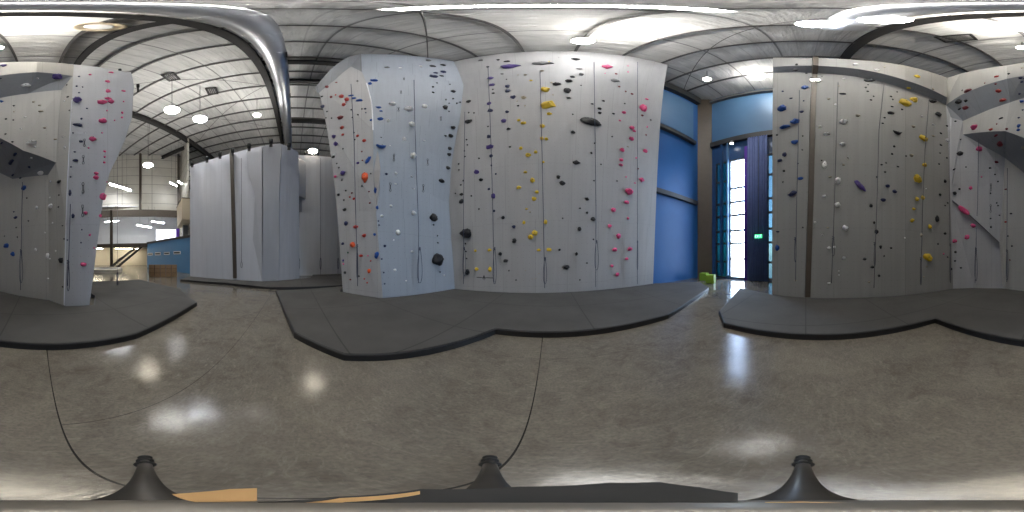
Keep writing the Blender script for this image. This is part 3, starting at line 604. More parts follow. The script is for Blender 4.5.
rope([(838, 82), (836, 150), (834, 215), (831.5, 283)], (833.3, 236, 256), 'rope on the post wall among the white holds', 'rope_grey', wloop=3)
rope([(884, 84), (879, 130), (877, 200), (874, 288)], (874.8, 242, 266), 'rope on the post wall beside the long purple bar hold', 'rope_grey', wloop=2)
rope([(929, 100), (925, 150), (922.5, 210), (921, 285)], (921, 257, 285), 'rope on the post wall through the yellow holds near the corner', 'rope_grey', wloop=1.6)
rope([(949, 130), (949.5, 200), (950.5, 283)], (950.3, 243, 282), 'rope hanging in the inner corner beside the pink wedge holds', 'rope_grey', wloop=1.6)
rope([(978.5, 138), (977.8, 200), (977, 216)], None, 'short rope running down the pale wedge panel')
rope([(976.4, 228), (976, 250), (975, 283)], (976, 247, 281), 'rope with long loop on the base wall under the wedge', wloop=3.4)
rope([(1007.4, 168), (1007, 230), (1006.5, 282)], (1007, 249, 280), 'rope with loop below the dark overhang, near the wedge panel', wloop=2.4)
rope([(22.5, 182), (21.5, 230), (20.5, 290)], (21, 249, 283), 'rope with loop below the dark overhang, near the pillar', wloop=4.6)
rope([(70.5, 204), (69, 250), (67.6, 286)], (68.2, 260, 291), 'rope loop hanging down the edge of the pale pillar front', wloop=3.6)
def quickdraw(px, py, label):
    p = surf(px, py, .03)
    t = thing('quickdraw', label, 'quickdraw', tuple(p), -brg(px), 'quickdraws on the climbing walls')
    MB().box((0, 0, -.12), (.03, .012, .18), 0, .004).build('sling', 'rope_grey', t)
    for z in (0, -.25):
        MB().tube([(.03*math.cos(2*PI*k/12), 0, z+.055*math.sin(2*PI*k/12)) for k in range(12)], .007, 5, True).build('carabiner', 'bolt', t, True)
for px, py, l in ((404, 78, 'topmost quickdraw on the wing wall'), (401, 91, 'second quickdraw from the top of the wing wall'), (398.6, 107.8, 'quickdraw between two white holds high on the wing wall'),
                  (441, 117, 'quickdraw high among the black holds on the wing wall'), (394, 155, 'quickdraw at mid height near the prow edge'), (427.8, 159.7, 'quickdraw at mid height past the wing wall rope'),
                  (423.3, 185.5, 'lowest quickdraw past the wing wall rope'), (390.5, 184, 'lowest quickdraw near the prow edge'), (84.4, 140, 'topmost quickdraw on the pillar front'), (83.3, 156.6, 'second quickdraw from the top of the pillar front'),
                  (83, 184, 'third quickdraw down the pillar front'), (82.6, 206.6, 'lowest quickdraw on the pillar front'), (991, 184.5, 'upper quickdraw on the pale wedge panel'), (990.7, 205.5, 'lower quickdraw on the pale wedge panel')):
    quickdraw(px, py, l)
# dark line-and-crest marking low on the front wall
lr = hit(484, 277.6); lx = lr[1].cross(Vector((0, 0, 1))).normalized()*-1; lup = lx.cross(lr[1])*-1
if lup.z < 0: lup = -lup
mb = MB(); o0 = lr[0]+lr[1]*.004
def letter_bar(u0, v0, u1, v1, w=.02):
    mb.bar(o0+lx*u0+lup*v0, o0+lx*u1+lup*v1, w, .004, up=lr[1])
letter_bar(-.36, 0, -.09, 0, .03); letter_bar(.09, 0, .36, 0, .03)
letter_bar(-.05, -.06, 0, .09, .028); letter_bar(.05, -.06, 0, .09, .028); letter_bar(-.08, .0, .08, .0, .022); letter_bar(0, -.10, 0, .05, .02)
tag(mb.build('wall_logo', 'logo'), 'thin dark bar with a small crest printed low on the front wall', 'logo')

# ------------------------------------------------------------------ floor, mats
struct(MB().box((-9, -11, -.1), (40, 42, .2)).build('floor', 'concrete'), 'polished brown grey concrete floor')
def gym_mat(outline, label, z=MAT_Z):
    cx = sum(p.x for p in outline)/len(outline); cy = sum(p.y for p in outline)/len(outline)
    t = thing('crash_mat', label, 'mat', (cx, cy, 0), 0, 'charcoal floor mats')
    loc = [(p.x-cx, p.y-cy) for p in outline]
    MB().prism(loc, .001, z-.006, .02).build('edge', 'vinyl', t)
    n = len(loc); ins = []
    area = sum(loc[i][0]*loc[(i+1) % n][1]-loc[(i+1) % n][0]*loc[i][1] for i in range(n)); sg = 1 if area > 0 else -1
    for i in range(n):
        a, b, c = Vector(loc[i-1]), Vector(loc[i]), Vector(loc[(i+1) % n])
        e1, e2 = (b-a).normalized(), (c-b).normalized(); n1 = Vector((-e1.y, e1.x))*sg; n2 = Vector((-e2.y, e2.x))*sg
        m = (n1+n2); m = m/max(.5, m.length_squared)*2*.03; ins.append((b.x+m.x, b.y+m.y))
    o = MB().prism(ins, z-.008, z).build('top', 'mat', t)
    return t
V2 = lambda x, y: Vector((x, y, 0))
inb = Vector((0, 0, 0))
mB = [G(294, 338), G(344, 360.7), G(495.7, 334.2), G(668.7, 318.7), G(709, 290), G(700, 284), V2(fbr.x+.06, fbr.y-.10), V2(fbl.x+.05, fbl.y-.12), A['a0']+Vector((.10, -.12, 0)), A['p0']+Vector((0, -.14, 0)), V2(-7.2, 2.5), G(276, 293)]
gym_mat(mB, 'charcoal mat along the prow and front wall, notched front edge')
mC = [G(180, 281.2), G(225, 285), G(271.5, 289.5), G(273.5, 290.5)+Vector((-.2, 0.1, 0)), V2(-7.35, 2.45), V2(-12.0, 3.9), V2(-12.0, 1.4), V2(-10.2, 1.0), G(299.5, 280.2)+Vector((.2, 0, 0)), G(278, 282.6), G(262, 283.4), G(235, 281.7), G(190, 277.9)]
gym_mat(mC, 'charcoal mat in front of the pale free-standing tower')
mA = [G(740, 290.3), G(719, 315), G(723.6, 327.7), G(935, 323), G(1160, 339), G(197, 306), G(179, 291), G(140, 281.5), V2(-1.9, -8.6), B['g1']+Vector((-.55, -1.0, 0)), B['g1']+Vector((-.12, .08, 0)), B['c6']+Vector((-.03, .12, 0)), B['c5']+Vector((0, .08, 0)), B['c4']+Vector((0, .08, 0)), B['c3']+Vector((0, .08, 0)), B['c2']+Vector((0, .08, 0)), B['c1']+Vector((0, .08, 0)), B['c0']+Vector((-.08, .08, 0))] + [p+Vector((-.08, 0, 0)) for p in rb3[3::-1]]
gym_mat(mA, 'charcoal mat below the post wall, corner wall and pillar')

# ------------------------------------------------------------------ building shell
XW, YW = 9.4, 6.9
XL, YB = -28.0, -30.0
struct(MB().box(((XL+XW)/2, (YB+YW)/2, ROOF+.15), (XW-XL+1, YW-YB+1, .3)).build('ceiling', 'roof'), 'white insulated roof deck')
o = MB().box(((XL+XW)/2, YW+.15, ROOF/2), (XW-XL+.6, .3, ROOF)).build('wall_blue', 'blue_wall'); struct(o, 'saturated blue outer wall')
struct(MB().box((XL-.15, (YB+YW)/2, ROOF/2), (.3, YW-YB, ROOF)).build('wall_west', 'clad'))
struct(MB().box(((XL+XW)/2, YB-.15, ROOF/2), (XW-XL+.6, .3, ROOF)).build('wall_south', 'clad'))
def wy(px): return XW/math.tan(brg(px))
def wz(py, px=740): return H0+XW/math.sin(brg(px))*math.tan(elv(py))
ZH = 10.4                      # header beam
y_t0, y_t1 = wy(715.5), wy(727.5)        # teal panes
y_b0, y_b1 = wy(729.5), wy(747.5)        # bright window
y_r0, y_r1 = wy(767.5), wy(781)          # far window strip
wtop = wz(158)
mb = MB()
def wbox(ya, yb, za, zb, m=mb, x=XW+.15, t=.3): m.box((x, (ya+yb)/2, (za+zb)/2), (t, abs(yb-ya), zb-za))
wbox(YW, y_t0, 0, ROOF); wbox(y_t1, y_b0, 0, ZH); wbox(y_b1, y_r0, 0, ZH); wbox(y_r1, YB, 0, ROOF)
wbox(y_t0, y_t1, wtop, ZH); wbox(y_b0, y_b1, wtop, ZH); wbox(y_r0, y_r1, wtop, ZH)
wbox(y_t0, y_r1, ZH, ROOF)
for ya, yb in ((y_t0, y_t1), (y_b0, y_b1), (y_r0, y_r1)): wbox(ya, yb, 0, .06)
struct(mb.build('wall_window', 'blue_dark'), 'dark blue outer wall with tall window strips')
def window(name, ya, yb, bars, gmat, fmat, label):
    fr = MB(); yc, w = (ya+yb)/2, abs(yb-ya)
    for s in (ya, yb): fr.box((XW+.08, s+(.03 if s == min(ya, yb) else -.03), (wtop+.06)/2), (.1, .06, wtop-.06))
    for z in [.09, wtop-.03]+[wz(p) for p in bars]: fr.box((XW+.08, yc, z), (.10, w-.1, .13))
    f = fr.build(name, fmat); struct(f, label)
    g = MB().box((XW+.11, yc, wtop/2+.03), (.012, w-.11, wtop-.14)).build('pane', gmat, f)
    return f
window('window_1', y_b0, y_b1, (187, 201, 214.5, 230, 243, 259), 'glass', 'steel_grey', 'tall bright window strip with thin dark bars')
window('window_2', y_t0, y_t1, (178, 201, 214.5, 230, 243, 262), 'glass_teal', 'steel_dark', 'dark teal window strip beside the bright window')
window('window_3', y_r0, y_r1, (178, 201, 214.5, 230, 243, 262), 'glass_pale', 'steel_grey', 'pale teal window strip at the edge of the post wall')
# header, upper panel, mullion posts
mb = MB(); mb.box((XW-.12, (y_t0+y_r1)/2, ZH), (.24, y_t0-y_r1+.6, .5)); struct(mb.build('beam_header', 'steel_dark'))
mb = MB(); mb.box((XW-.03, (y_t0+y_r1)/2, (ZH+.3+ROOF-1.0)/2), (.06, y_t0-y_r1+.5, ROOF-1.3-ZH)); struct(mb.build('wall_panel', 'blue_panel'))
mb = MB(); mb.box((XW-.15, (y_t0+y_r1)/2, ROOF-.75), (.3, y_t0-y_r1+.6, .35)); struct(mb.build('beam_eave', 'steel_grey'))
for k, px in enumerate((722.5, 728.5, 751.5)):
    y = wy(px); struct(MB().box((XW-.1, y, ZH/2), (.2, .16 if k != 1 else .10, ZH-.5)).build('column_mullion', 'blue_dark' if k != 1 else 'blue_panel'))
# brown corner column
cp = [V2(XW-.55, YW-.02), V2(XW-.02, YW-.02), V2(XW-.02, YW-.75), V2(XW-.4, YW-.6)]
mb = MB(); mb.prism([(XW-.62, YW-.01), (XW-.01, YW-.01), (XW-.01, YW-.8)], .0, ROOF-.02)
struct(mb.build('column_corner', 'brown_steel'), 'brown steel corner column')
# ledges on the blue wall
for z, h, dpt, x1 in ((5.15, .28, .22, wall and 8.6), (10.4, .34, .25, 8.35), (ROOF-.75, 1.0, .35, 8.7)):
    struct(MB().box(((4.0+x1)/2, YW-dpt/2, z), (x1-4.0, dpt, h)).build('trim_ledge', 'steel_dark'))
struct(MB().box((6.6, YW-.02, 13.4), (3.4, .04, 5.0)).build('wall_sheen_upper', 'blue_panel'), 'upper panel of the blue wall, reflected light put in as paler blue')  # paler colour stands in for light reflected off this part
# curtain
def curtain(ya, yb, z0, z1, name, mat, label, x=XW-.3, folds=9):
    n = folds*6; bm = bmesh.new(); A_, B_ = [], []
    for i in range(n+1):
        s = i/n; y = lerp(ya, yb, s); dx = .05*math.sin(2*PI*folds*s)
        A_.append(bm.verts.new((x+dx, y, z0))); B_.append(bm.verts.new((x+dx*.7, y, z1)))
    for i in range(n): bm.faces.new((A_[i], A_[i+1], B_[i+1], B_[i]))
    me = bpy.data.meshes.new(name); bm.to_mesh(me); bm.free()
    for p in me.polygons: p.use_smooth = True
    o = link(name, me, mat); md = o.modifiers.new('t', 'SOLIDIFY'); md.thickness = .012; md.offset = 0
    return tag(o, label, 'curtain')
curtain(wy(749.2), wy(768.5), .02, ZH-.3, 'curtain', 'curtain', 'tall dark blue curtain hanging beside the bright window', folds=8)
curtain(wy(746.2), wy(748.9), .02, wz(150), 'curtain', 'curtain_purple', 'narrow purple curtain edge against the bright window', folds=2)
# exit sign
ex = thing('exit_sign', 'small lit green exit sign on the dark blue curtain', 'sign', (XW-.60, (XW-.60)/math.tan(brg(758.4)), H0+(XW-.6)/math.sin(brg(758.4))*math.tan(elv(236.3))))
MB().box((0, 0, 0), (.06, .44, .22), 0, .01).build('housing', 'sign_green', ex)
mb = MB(); LT = {'E': [(0, 0, 0, 1), (0, 0, 1, 0), (0, .5, .8, .5), (0, 1, 1, 1)], 'X': [(0, 0, 1, 1), (0, 1, 1, 0)], 'I': [(.5, 0, .5, 1)], 'T': [(.5, 0, .5, 1), (0, 1, 1, 1)]}
for i, ch in enumerate('EXIT'):
    for (u0, v0, u1, v1) in LT[ch]:
        f = lambda u, v: (-.034, .17-(i*.095+u*.06), -.06+v*.12)
        mb.bar(f(u0, v0), f(u1, v1), .014, .006, up=(1, 0, 0))
mb.build('letters', 'sign_white', ex)
MB().box((0, 0, .15), (.05, .5, .06)).build('bracket', 'steel_dark', ex); MB().tube([(0, 0, .17), (0, 0, ZH-.35-wz(236.3))], .015, 6).build('stem', 'steel_dark', ex)
# green blocks
for i, (p, rz, l) in enumerate(((G(712, 283.6), .3, 'lime green foam block nearer the room, left of the window'), (G(705.3, 280.8), .2, 'lime green foam block behind, against the blue wall'))):
    t = thing('foam_block', l.replace(', left of the window', ' below the brown column'), 'block', (p.x+.12, p.y+.16, 0), rz, 'lime green foam blocks')
    MB().box((0, 0, .235), (.46, .46, .468), 0, .03).build('cushion', 'green', t)
    MB().box((0, -.228, .30), (.14, .02, .03), 0, .005).build('handle', 'vinyl', t)

# ------------------------------------------------------------------ roof steel
def ibeam(mb, a, b, w, h):
    a, b = Vector(a), Vector(b)
    mb.bar(a+Vector((0, 0, h/2-.02)), b+Vector((0, 0, h/2-.02)), w, .04); mb.bar(a-Vector((0, 0, h/2-.02)), b-Vector((0, 0, h/2-.02)), w, .04); mb.bar(a, b, .04, h-.06)
for y in (-1.36, -11.0, -20.6):
    mb = MB(); ibeam(mb, (XL, y, ROOF-.45), (XW, y, ROOF-.45), .32, .86); struct(mb.build('ceiling_beam', 'steel_dark'), 'dark steel roof beam')
mb = MB(); ibeam(mb, (-1.55, -1.5, ROOF-.3), (-1.55, YB, ROOF-.3), .26, .5); struct(mb.build('ceiling_beam', 'steel_dark'))
k = 0
for i in range(-16, 6):
    x = -.85+1.65*i
    mb = MB(); ibeam(mb, (x, YB, ROOF-.11), (x, YW, ROOF-.11), .09, .2); struct(mb.build('ceiling_purlin', 'steel_grey'))
for x, y0, y1 in ((-6.2, -1.2, YW), (-8.4, -1.2, YW), (-14.2, -1.2, YW), (-15.5, -11, -20.6)):
    mb = MB(); ibeam(mb, (x, y0, ROOF-.5), (x, y1, ROOF-.5), .3, .55); struct(mb.build('ceiling_beam', 'steel_dark'))
for (x0, y0, x1, y1) in ((-9, -1.6, -2.5, -11), (-16, -1.6, -9, -11), (-16, -11, -9, -1.6), (1, -1.2, 7, 6.5), (-6, 6.5, 1, -1.2), (-9, -11, -2, -20), (-16, -20, -9, -11)):
    struct(MB().tube([(x0, y0, ROOF-.32), (x1, y1, ROOF-.32)], .02, 6).build('ceiling_rod', 'steel_grey'))
# duct
dt = thing('air_duct', 'long silver round air duct hung beneath the roof', 'duct', (-8, -.62, ROOF-1.55))
prof = []
MB().lathe([(.40, -10.6), (.40, -10.58), (.40, 10.6)], 28, Matrix.Rotation(PI/2, 4, 'Y'), False).build('pipe', 'galv', dt, True)
MB().lathe([(.32, 10.3), (.32, 10.45)], 28, Matrix.Rotation(PI/2, 4, 'Y')).build('damper', 'steel_dark', dt)
for i in range(13):
    x = -10.3+i*1.7
    MB().lathe([(.41, -.03), (.425, -.02), (.425, .02), (.41, .03)], 28, Matrix.Translation((x, 0, 0)) @ Matrix.Rotation(PI/2, 4, 'Y'), False).build('collar', 'galv', dt)
for i in range(7):
    x = -9.5+i*3.1
    MB().tube([(x, 0, .40), (x, 0, 1.4)], .012, 6).build('hanger', 'steel_grey', dt)
for x in (-6, -1.5, 3):
    MB().box((x, .39, -.12), (.5, .06, .2), 0, .01).build('grille', 'steel_dark', dt)
# lamps
M['added_uplight'] = glow('glowing translucent lamp reflector', (1.0, .97, .92), 9.0)  # upward glow added to the lamps to brighten the roof
M['added_uplight_bright'] = glow('bright white lamp reflector', (1.0, .97, .92), 30.0)
M['added_uplight_far'] = glow('bright translucent lamp reflector', (1.0, .97, .92), 100.0)
def lamp(p, label, lens='lens_white', r=.3, name='ceiling_light'):
    up = 'added_uplight_far' if p.x < -4 else 'added_uplight_bright' if r > .41 else 'added_uplight'
    t = thing(name, label, 'light', tuple(p), 0, 'round lamps under the roof')
    MB().lathe([(r*.42, .15), (r*.42, .2), (r*.34, .24), (r*.3, .34), (.03, .36)], 16).build('housing', 'lamp_body', t, True)
    MB().lathe([(r*.38, .148), (r*.75, .09), (r, 0), (r*1.0, -.02)], 16, None, False).build('added_uplight', up, t, True)  # glowing part added to throw light up at the roof
    MB().lathe([(r*.99, -.02), (r*.97, -.06), (r*.75, -.13), (r*.4, -.17), (.02, -.18)], 14).build('lens', lens, t, True)
    top = ROOF-.02-p.z
    if top > .5: MB().tube([(0, 0, .34), (0, 0, top)], .014, 6).build('stem', 'steel_dark', t)
    return t
for px, py, z, lens, r, label in (
    (172, 110, 12.0, 'lens_white', .40, 'lit round lamp over the far hall, nearest the pillar of two'),
    (200, 119, 12.0, 'lens_blue', .40, 'cool white round lamp over the tower side of the far hall'),
    (148, 165, 10.0, 'lens_warm', .42, 'warm lamp hanging before the mezzanine'),
    (257, 115, 14.5, 'lens_small', .26, 'added dim lamp above the pale tower, for a reflection on the roof'),  # added lamp in place of a dim reflection on the roof
    (313, 151, 10.9, 'lens_warm', .36, 'warm lamp above the rear grey wall'),
    (583, 41, 16.0, 'lens_white', .28, 'lit lamp at the top of the front wall'),
    (707, 79, 15.6, 'lens_small', .20, 'small lamp high in front of the blue wall corner'),
    (757, 76, 16.8, 'lens_white', .42, 'very bright lamp high beside the window wall'),
    (818, 24, 15.6, 'lens_blue', .30, 'cool lamp under the roof near the duct end'),
    (885, 20, 15.2, 'lens_white', .30, 'lamp under the roof beside the duct, over the post wall'),
    (1012, 27, 16.8, 'lens_warm', .42, 'large warm lamp in front of the corner wall overhangs'),
    (26, 25, 16.8, 'lens_warm', .42, 'large warm lamp between corner wall and pillar'),
    (630, 31, 16.8, 'lens_white', .48, 'very bright lamp under the roof before the front wall'),
    (1022, 47.5, 15.5, 'lens_small', .16, 'tiny lamp just above the corner wall rim')):
    lamp(PZ(px, py, z), label, lens, r)
# linear lamp almost straight overhead
t = thing('strip_light', 'long white strip lamp almost straight overhead', 'light', (.1, .55, ROOF-.5))
MB().box((0, 0, .05), (1.9, .22, .1), 0, .01).build('housing', 'lamp_body', t); MB().box((0, 0, -.02), (1.8, .16, .05), 0, .015).build('tube', 'lens_white', t)
for x in (-.8, .8): MB().tube([(x, 0, .1), (x, 0, .48)], .01, 6).build('hanger', 'steel_dark', t)
# lamp on the post
lp = P(815.3, 80, 5.22)
t = thing('flood_lamp', 'white lit lamp fixed near the top of the brown post', 'light', tuple(lp), -brg(815))
MB().box((0, .05, 0), (.36, .1, .26), 0, .02).build('housing', 'lamp_body', t); MB().box((0, -.01, 0), (.30, .03, .2), 0, .01).build('lens', 'lens_small', t)
# spot lamp on the window header
sp_ = Vector((XW-.4, wy(734.5), ZH-.55))
t = thing('spot_lamp', 'small spot lamp below the header over the bright window', 'light', tuple(sp_), 0)
MB().lathe([(.06, .2), (.08, .18), (.13, -.05), (.14, -.08)], 16).build('shade', 'lamp_body', t, True); MB().lathe([(.12, -.07), (.08, -.10), (.01, -.11)], 12).build('lens', 'lens_small', t); MB().box((.12, 0, .25), (.3, .05, .05)).build('bracket', 'steel_dark', t)
# round tan ceiling fixture and two dark vents
p = PZ(99, 27, ROOF-.35)
t = thing('ceiling_fixture', 'round tan rimmed disc fixed under the roof near the pillar', 'fixture', tuple(p))
MB().lathe([(.02, .1), (.42, .1), (.46, .04), (.46, 0), (.38, -.02), (.36, .03), (.02, .04)], 28).build('rim', 'beige', t, True); MB().lathe([(.02, -.02), (.22, -.02), (.26, .05)], 20).build('dish', 'white_paint', t); MB().tube([(0, 0, .1), (0, 0, .33)], .03, 8).build('stem', 'steel_dark', t)
for px, py, l in ((212, 91, 'dark slatted vent under the roof above the tower'), (171, 77, 'grey slatted vent under the roof beside the pillar'), (956.5, 38, 'dark square box under the roof above the corner wall')):
    p = PZ(px, py, ROOF-.25)
    t = thing('roof_vent', l, 'vent', tuple(p), .3)
    mb = MB()
    for s in (-1, 1): mb.box((s*.4, 0, 0), (.08, .6, .2)); mb.box((0, s*.3, 0), (.86, .06, .2))
    mb.build('frame', 'steel_dark', t); mb = MB()
    for k in range(5): mb.box((0, -.22+k*.11, 0), (.76, .05, .12))
    mb.build('slats', 'steel_grey', t)
# brown post on the post wall
pp = [P(807.5, 297, 5.33), P(811, 190, 5.34), P(814.6, 74.5, 5.34), P(815.2, 66, 4.84), P(815.4, 57, 4.84)]; pp[0].z = MAT_Z+.01
mb = MB()
for a, b in zip(pp, pp[1:]): mb.bar(a, b+(b-a).normalized()*.03, .17, .12, up=(1, .15, 0))
struct(mb.build('column_post', 'brown_steel'), 'brown steel post on the warm grey wall')

# ------------------------------------------------------------------ free-standing tower, rear wall
tb = [(190, 276.5), (201.6, 277.5), (235, 280.3), (262, 282), (278, 281.3), (299.5, 278.5)]
TP = [G(x, y) for x, y in tb]
for p in TP: p.z = 0
tops = [(190, 166), (203.5, 162), (231.5, 153.5), (262, 146), (280, 143.5), (298.5, 152)]
TT = [P(x, y, math.hypot(a.x, a.y)*.99) for (x, y), a in zip(tops, TP)]
tw = thing('climbing_tower', 'pale lilac grey free-standing climbing tower without holds', 'tower', tuple(sum(TP, Vector())/6))
TL = Vector(tw.location)
names = ['panel']*5
for i in range(5):
    q = [TP[i]-TL, TP[i+1]-TL, TT[i+1]-TL, TT[i]-TL]
    out = Vector((q[0].y-q[1].y, q[1].x-q[0].x, 0)).normalized()
    if out.dot(TL) < 0: out = -out
    bm = bmesh.new(); uvl = bm.loops.layers.uv.new('UVMap')
    f1 = [bm.verts.new(p) for p in q]; f2 = [bm.verts.new(p+out*.35) for p in q]
    for fc in (f1, f2[::-1], *[(f1[k], f2[k], f2[(k+1) % 4], f1[(k+1) % 4]) for k in range(4)]): bm.faces.new(fc)
    bmesh.ops.recalc_face_normals(bm, faces=bm.faces)
    ed = (q[1]-q[0]).normalized()
    for f in bm.faces:
        for l in f.loops: l[uvl].uv = (l.vert.co.dot(ed), l.vert.co.z)
    me = bpy.data.meshes.new('panel'); bm.to_mesh(me); bm.free(); link('panel', me, 'panel_tower', tw)
# overhanging fin volumes of the tower
def tp(px, py, dd): 
    best = None
    for i in range(5):
        n = (TP[i+1]-TP[i]).cross(TT[i]-TP[i]).normalized(); r = ray(px, py); t = (TP[i]-EYE).dot(n)/r.dot(n); p = EYE+r*t
        e = (TP[i+1]-TP[i]).normalized(); u = (p-lerp(TP[i], TT[i], max(0, min(1, p.z/TT[i].z)))).dot(e); L = (lerp(TP[i+1], TT[i+1], max(0, min(1, p.z/TT[i].z)))-lerp(TP[i], TT[i], max(0, min(1, p.z/TT[i].z)))).length
        miss = max(0, -u, u-L)
        if best is None or miss < best[0]: best = (miss, EYE+r*(t-dd/math.cos(elv(py))))
    return best[1]-TL
mb = MB(); bm = mb.bm
fin = [(246, 150, .05), (262, 146.5, .45), (262, 200, .38), (262, 281, .02), (253, 240, .1), (255, 196, .15), (248, 172, .12)]
v = [bm.verts.new(tp(*f)) for f in fin]; bm.faces.new(v); r = bmesh.ops.extrude_face_region(bm, geom=bm.faces[:]); bmesh.ops.translate(bm, vec=Vector((-.6, 0, 0)), verts=[g for g in r['geom'] if isinstance(g, bmesh.types.BMVert)])
mb.build('fin', 'panel_tower', tw)
mb = MB(); bm = mb.bm
fin = [(263, 146.5, .45), (281, 144, .5), (279, 200, .42), (279, 280, .02), (263, 281.5, .02), (263, 200, .38)]
v = [bm.verts.new(tp(*f)) for f in fin]; bm.faces.new(v); r = bmesh.ops.extrude_face_region(bm, geom=bm.faces[:]); bmesh.ops.translate(bm, vec=Vector((-.6, 0, 0)), verts=[g for g in r['geom'] if isinstance(g, bmesh.types.BMVert)])
mb.build('fin', 'panel_tower', tw)
co_ = Vector((-TP[2].x, -TP[2].y, 0)).normalized()*.16
MB().bar(TP[2]-TL+co_+Vector((0, 0, .15)), TT[2]-TL+co_, .2, .14, up=(1, 0, 0)).build('channel', 'brown_steel', tw)
for px, py, l in ((192, 166, 'first from the blue low wall'), (207, 161, 'second from the blue low wall'), (220, 157, 'third from the blue low wall'), (232.5, 153.5, 'above the brown channel'), (249, 149, 'on the fin corner'), (271, 144.5, 'at the tallest edge'), (289, 148, 'nearest the rear wall')):
    p = tp(px, py-.3, .98 if 256 < px < 284 else .76 if px > 246 else .82 if px > 226 else .66)+TL; p.z += .12
    t = thing('belay_anchor', 'dark belay anchor on the tower top, '+l, 'belay anchor', tuple(p), -brg(px), 'belay anchors on the tower top')
    MB().box((0, .14, .08), (.08, .48, .08)).build('arm', 'steel_dark', t); MB().lathe([(.15, -.1), (.19, -.06), (.19, .06), (.15, .1)], 14, Matrix.Translation((0, -.14, .0)) @ Matrix.Rotation(PI/2, 4, 'Y')).build('drum', 'black_rubber', t)
    MB().box((0, .39, .06), (.18, .03, .2)).build('foot', 'steel_dark', t)
# rope on the tower
pts = [tp(241.5, y, .3)+TL for y in (158, 190, 220, 250, 262)]
t = thing('climbing_rope', 'thin grey rope hanging down the tower beside its brown channel', 'rope', tuple(pts[-1]), 0, 'ropes hanging on the climbing walls'); MB().tube([p-pts[-1] for p in pts], .012, 6).build('strand', 'rope_grey', t)
MB().tube([(.0, .05*math.cos(2*PI*k/14), .18*math.sin(2*PI*k/14)-.16) for k in range(14)], .012, 6, True).build('bight', 'rope_grey', t)
# rear grey wall
rw = [V2(-12.5, -.6), V2(-12.3, 5.0)]
ZR = 10.3
mb = MB(); mb.box((-12.6, 2.6, ZR/2), (.5, 7.4, ZR)); o = mb.build('wall_rear', 'panel_lamplit'); struct(o, 'plain rear grey climbing wall with ropes')
uv = o.data.uv_layers.new(name='UVMap')
for l in o.data.loops: c = o.data.vertices[l.vertex_index].co; uv.data[l.index].uv = (c.y, c.z)
mb = MB(); mb.prism([(-12.35, -1.05), (-11.75, -.95), (-11.6, .35), (-12.35, .9)], 6.0, 9.5); o2 = mb.build('rear_volume', 'panel_lamplit'); struct(o2, 'boxy bulge on the rear grey wall')
mb = MB(); mb.prism([(-12.34, -.8), (-12.0, -.75), (-12.34, .6)], 4.9, 6.0); struct(mb.build('wall_rear_taper', 'panel_tower'))
for px, ya, yb, l in ((320.5, 158, 279, 'rope hanging down the middle of the plain rear wall'), (338, 158, 279, 'rope hanging on the rear wall beside the prow'), (299, 166, 270, 'rope hanging on the rear wall beside the tower')):
    d0 = 12.28/abs(math.sin(brg(px)))
    pts = [P(px, lerp(ya, yb, k/6), d0) for k in range(7)]
    pts[-1].z = .015
    t = thing('climbing_rope', l, 'rope', tuple(pts[-1]), 0, 'ropes hanging on the climbing walls'); MB().tube([p-pts[-1] for p in pts], .014, 6).build('strand', 'rope', t)
    MB().tube([(.03, .06*math.cos(2*PI*k/14), .45*math.sin(2*PI*k/14)+.9) for k in range(14)], .016, 6, True).build('bight', 'rope', t)
for px, py, l in ((297.5, 163, 'at its tower end'), (305, 157, 'above the boxy bulge'), (318, 156, 'above its middle rope'), (331, 156, 'nearest the prow')):
    d0 = 12.3/abs(math.sin(brg(px))); p = P(px, py, d0); p.z = ZR+.08
    t = thing('belay_anchor', 'dark belay anchor on the rear wall top, '+l, 'belay anchor', tuple(p), -brg(px), 'belay anchors on the rear wall')
    MB().box((0, .1, -.02), (.08, .5, .08)).build('arm', 'steel_dark', t); MB().lathe([(.10, -.05), (.13, -.03), (.13, .03), (.10, .05)], 14, Matrix.Translation((0, -.16, .02)) @ Matrix.Rotation(PI/2, 4, 'Y')).build('drum', 'black_rubber', t)

# ------------------------------------------------------------------ far hall: mezzanine, blue low room
P1 = V2(-13.2, -16.7); P2 = V2(-7.6, -19.6); Q0 = V2(-11.1, -8.2)
DZ = 3.2
def slab(a, b, z0, z1, t, side=1):
    d = (b-a).normalized(); n = Vector((-d.y, d.x, 0))*side
    return [a, b, b+n*t, a+n*t]
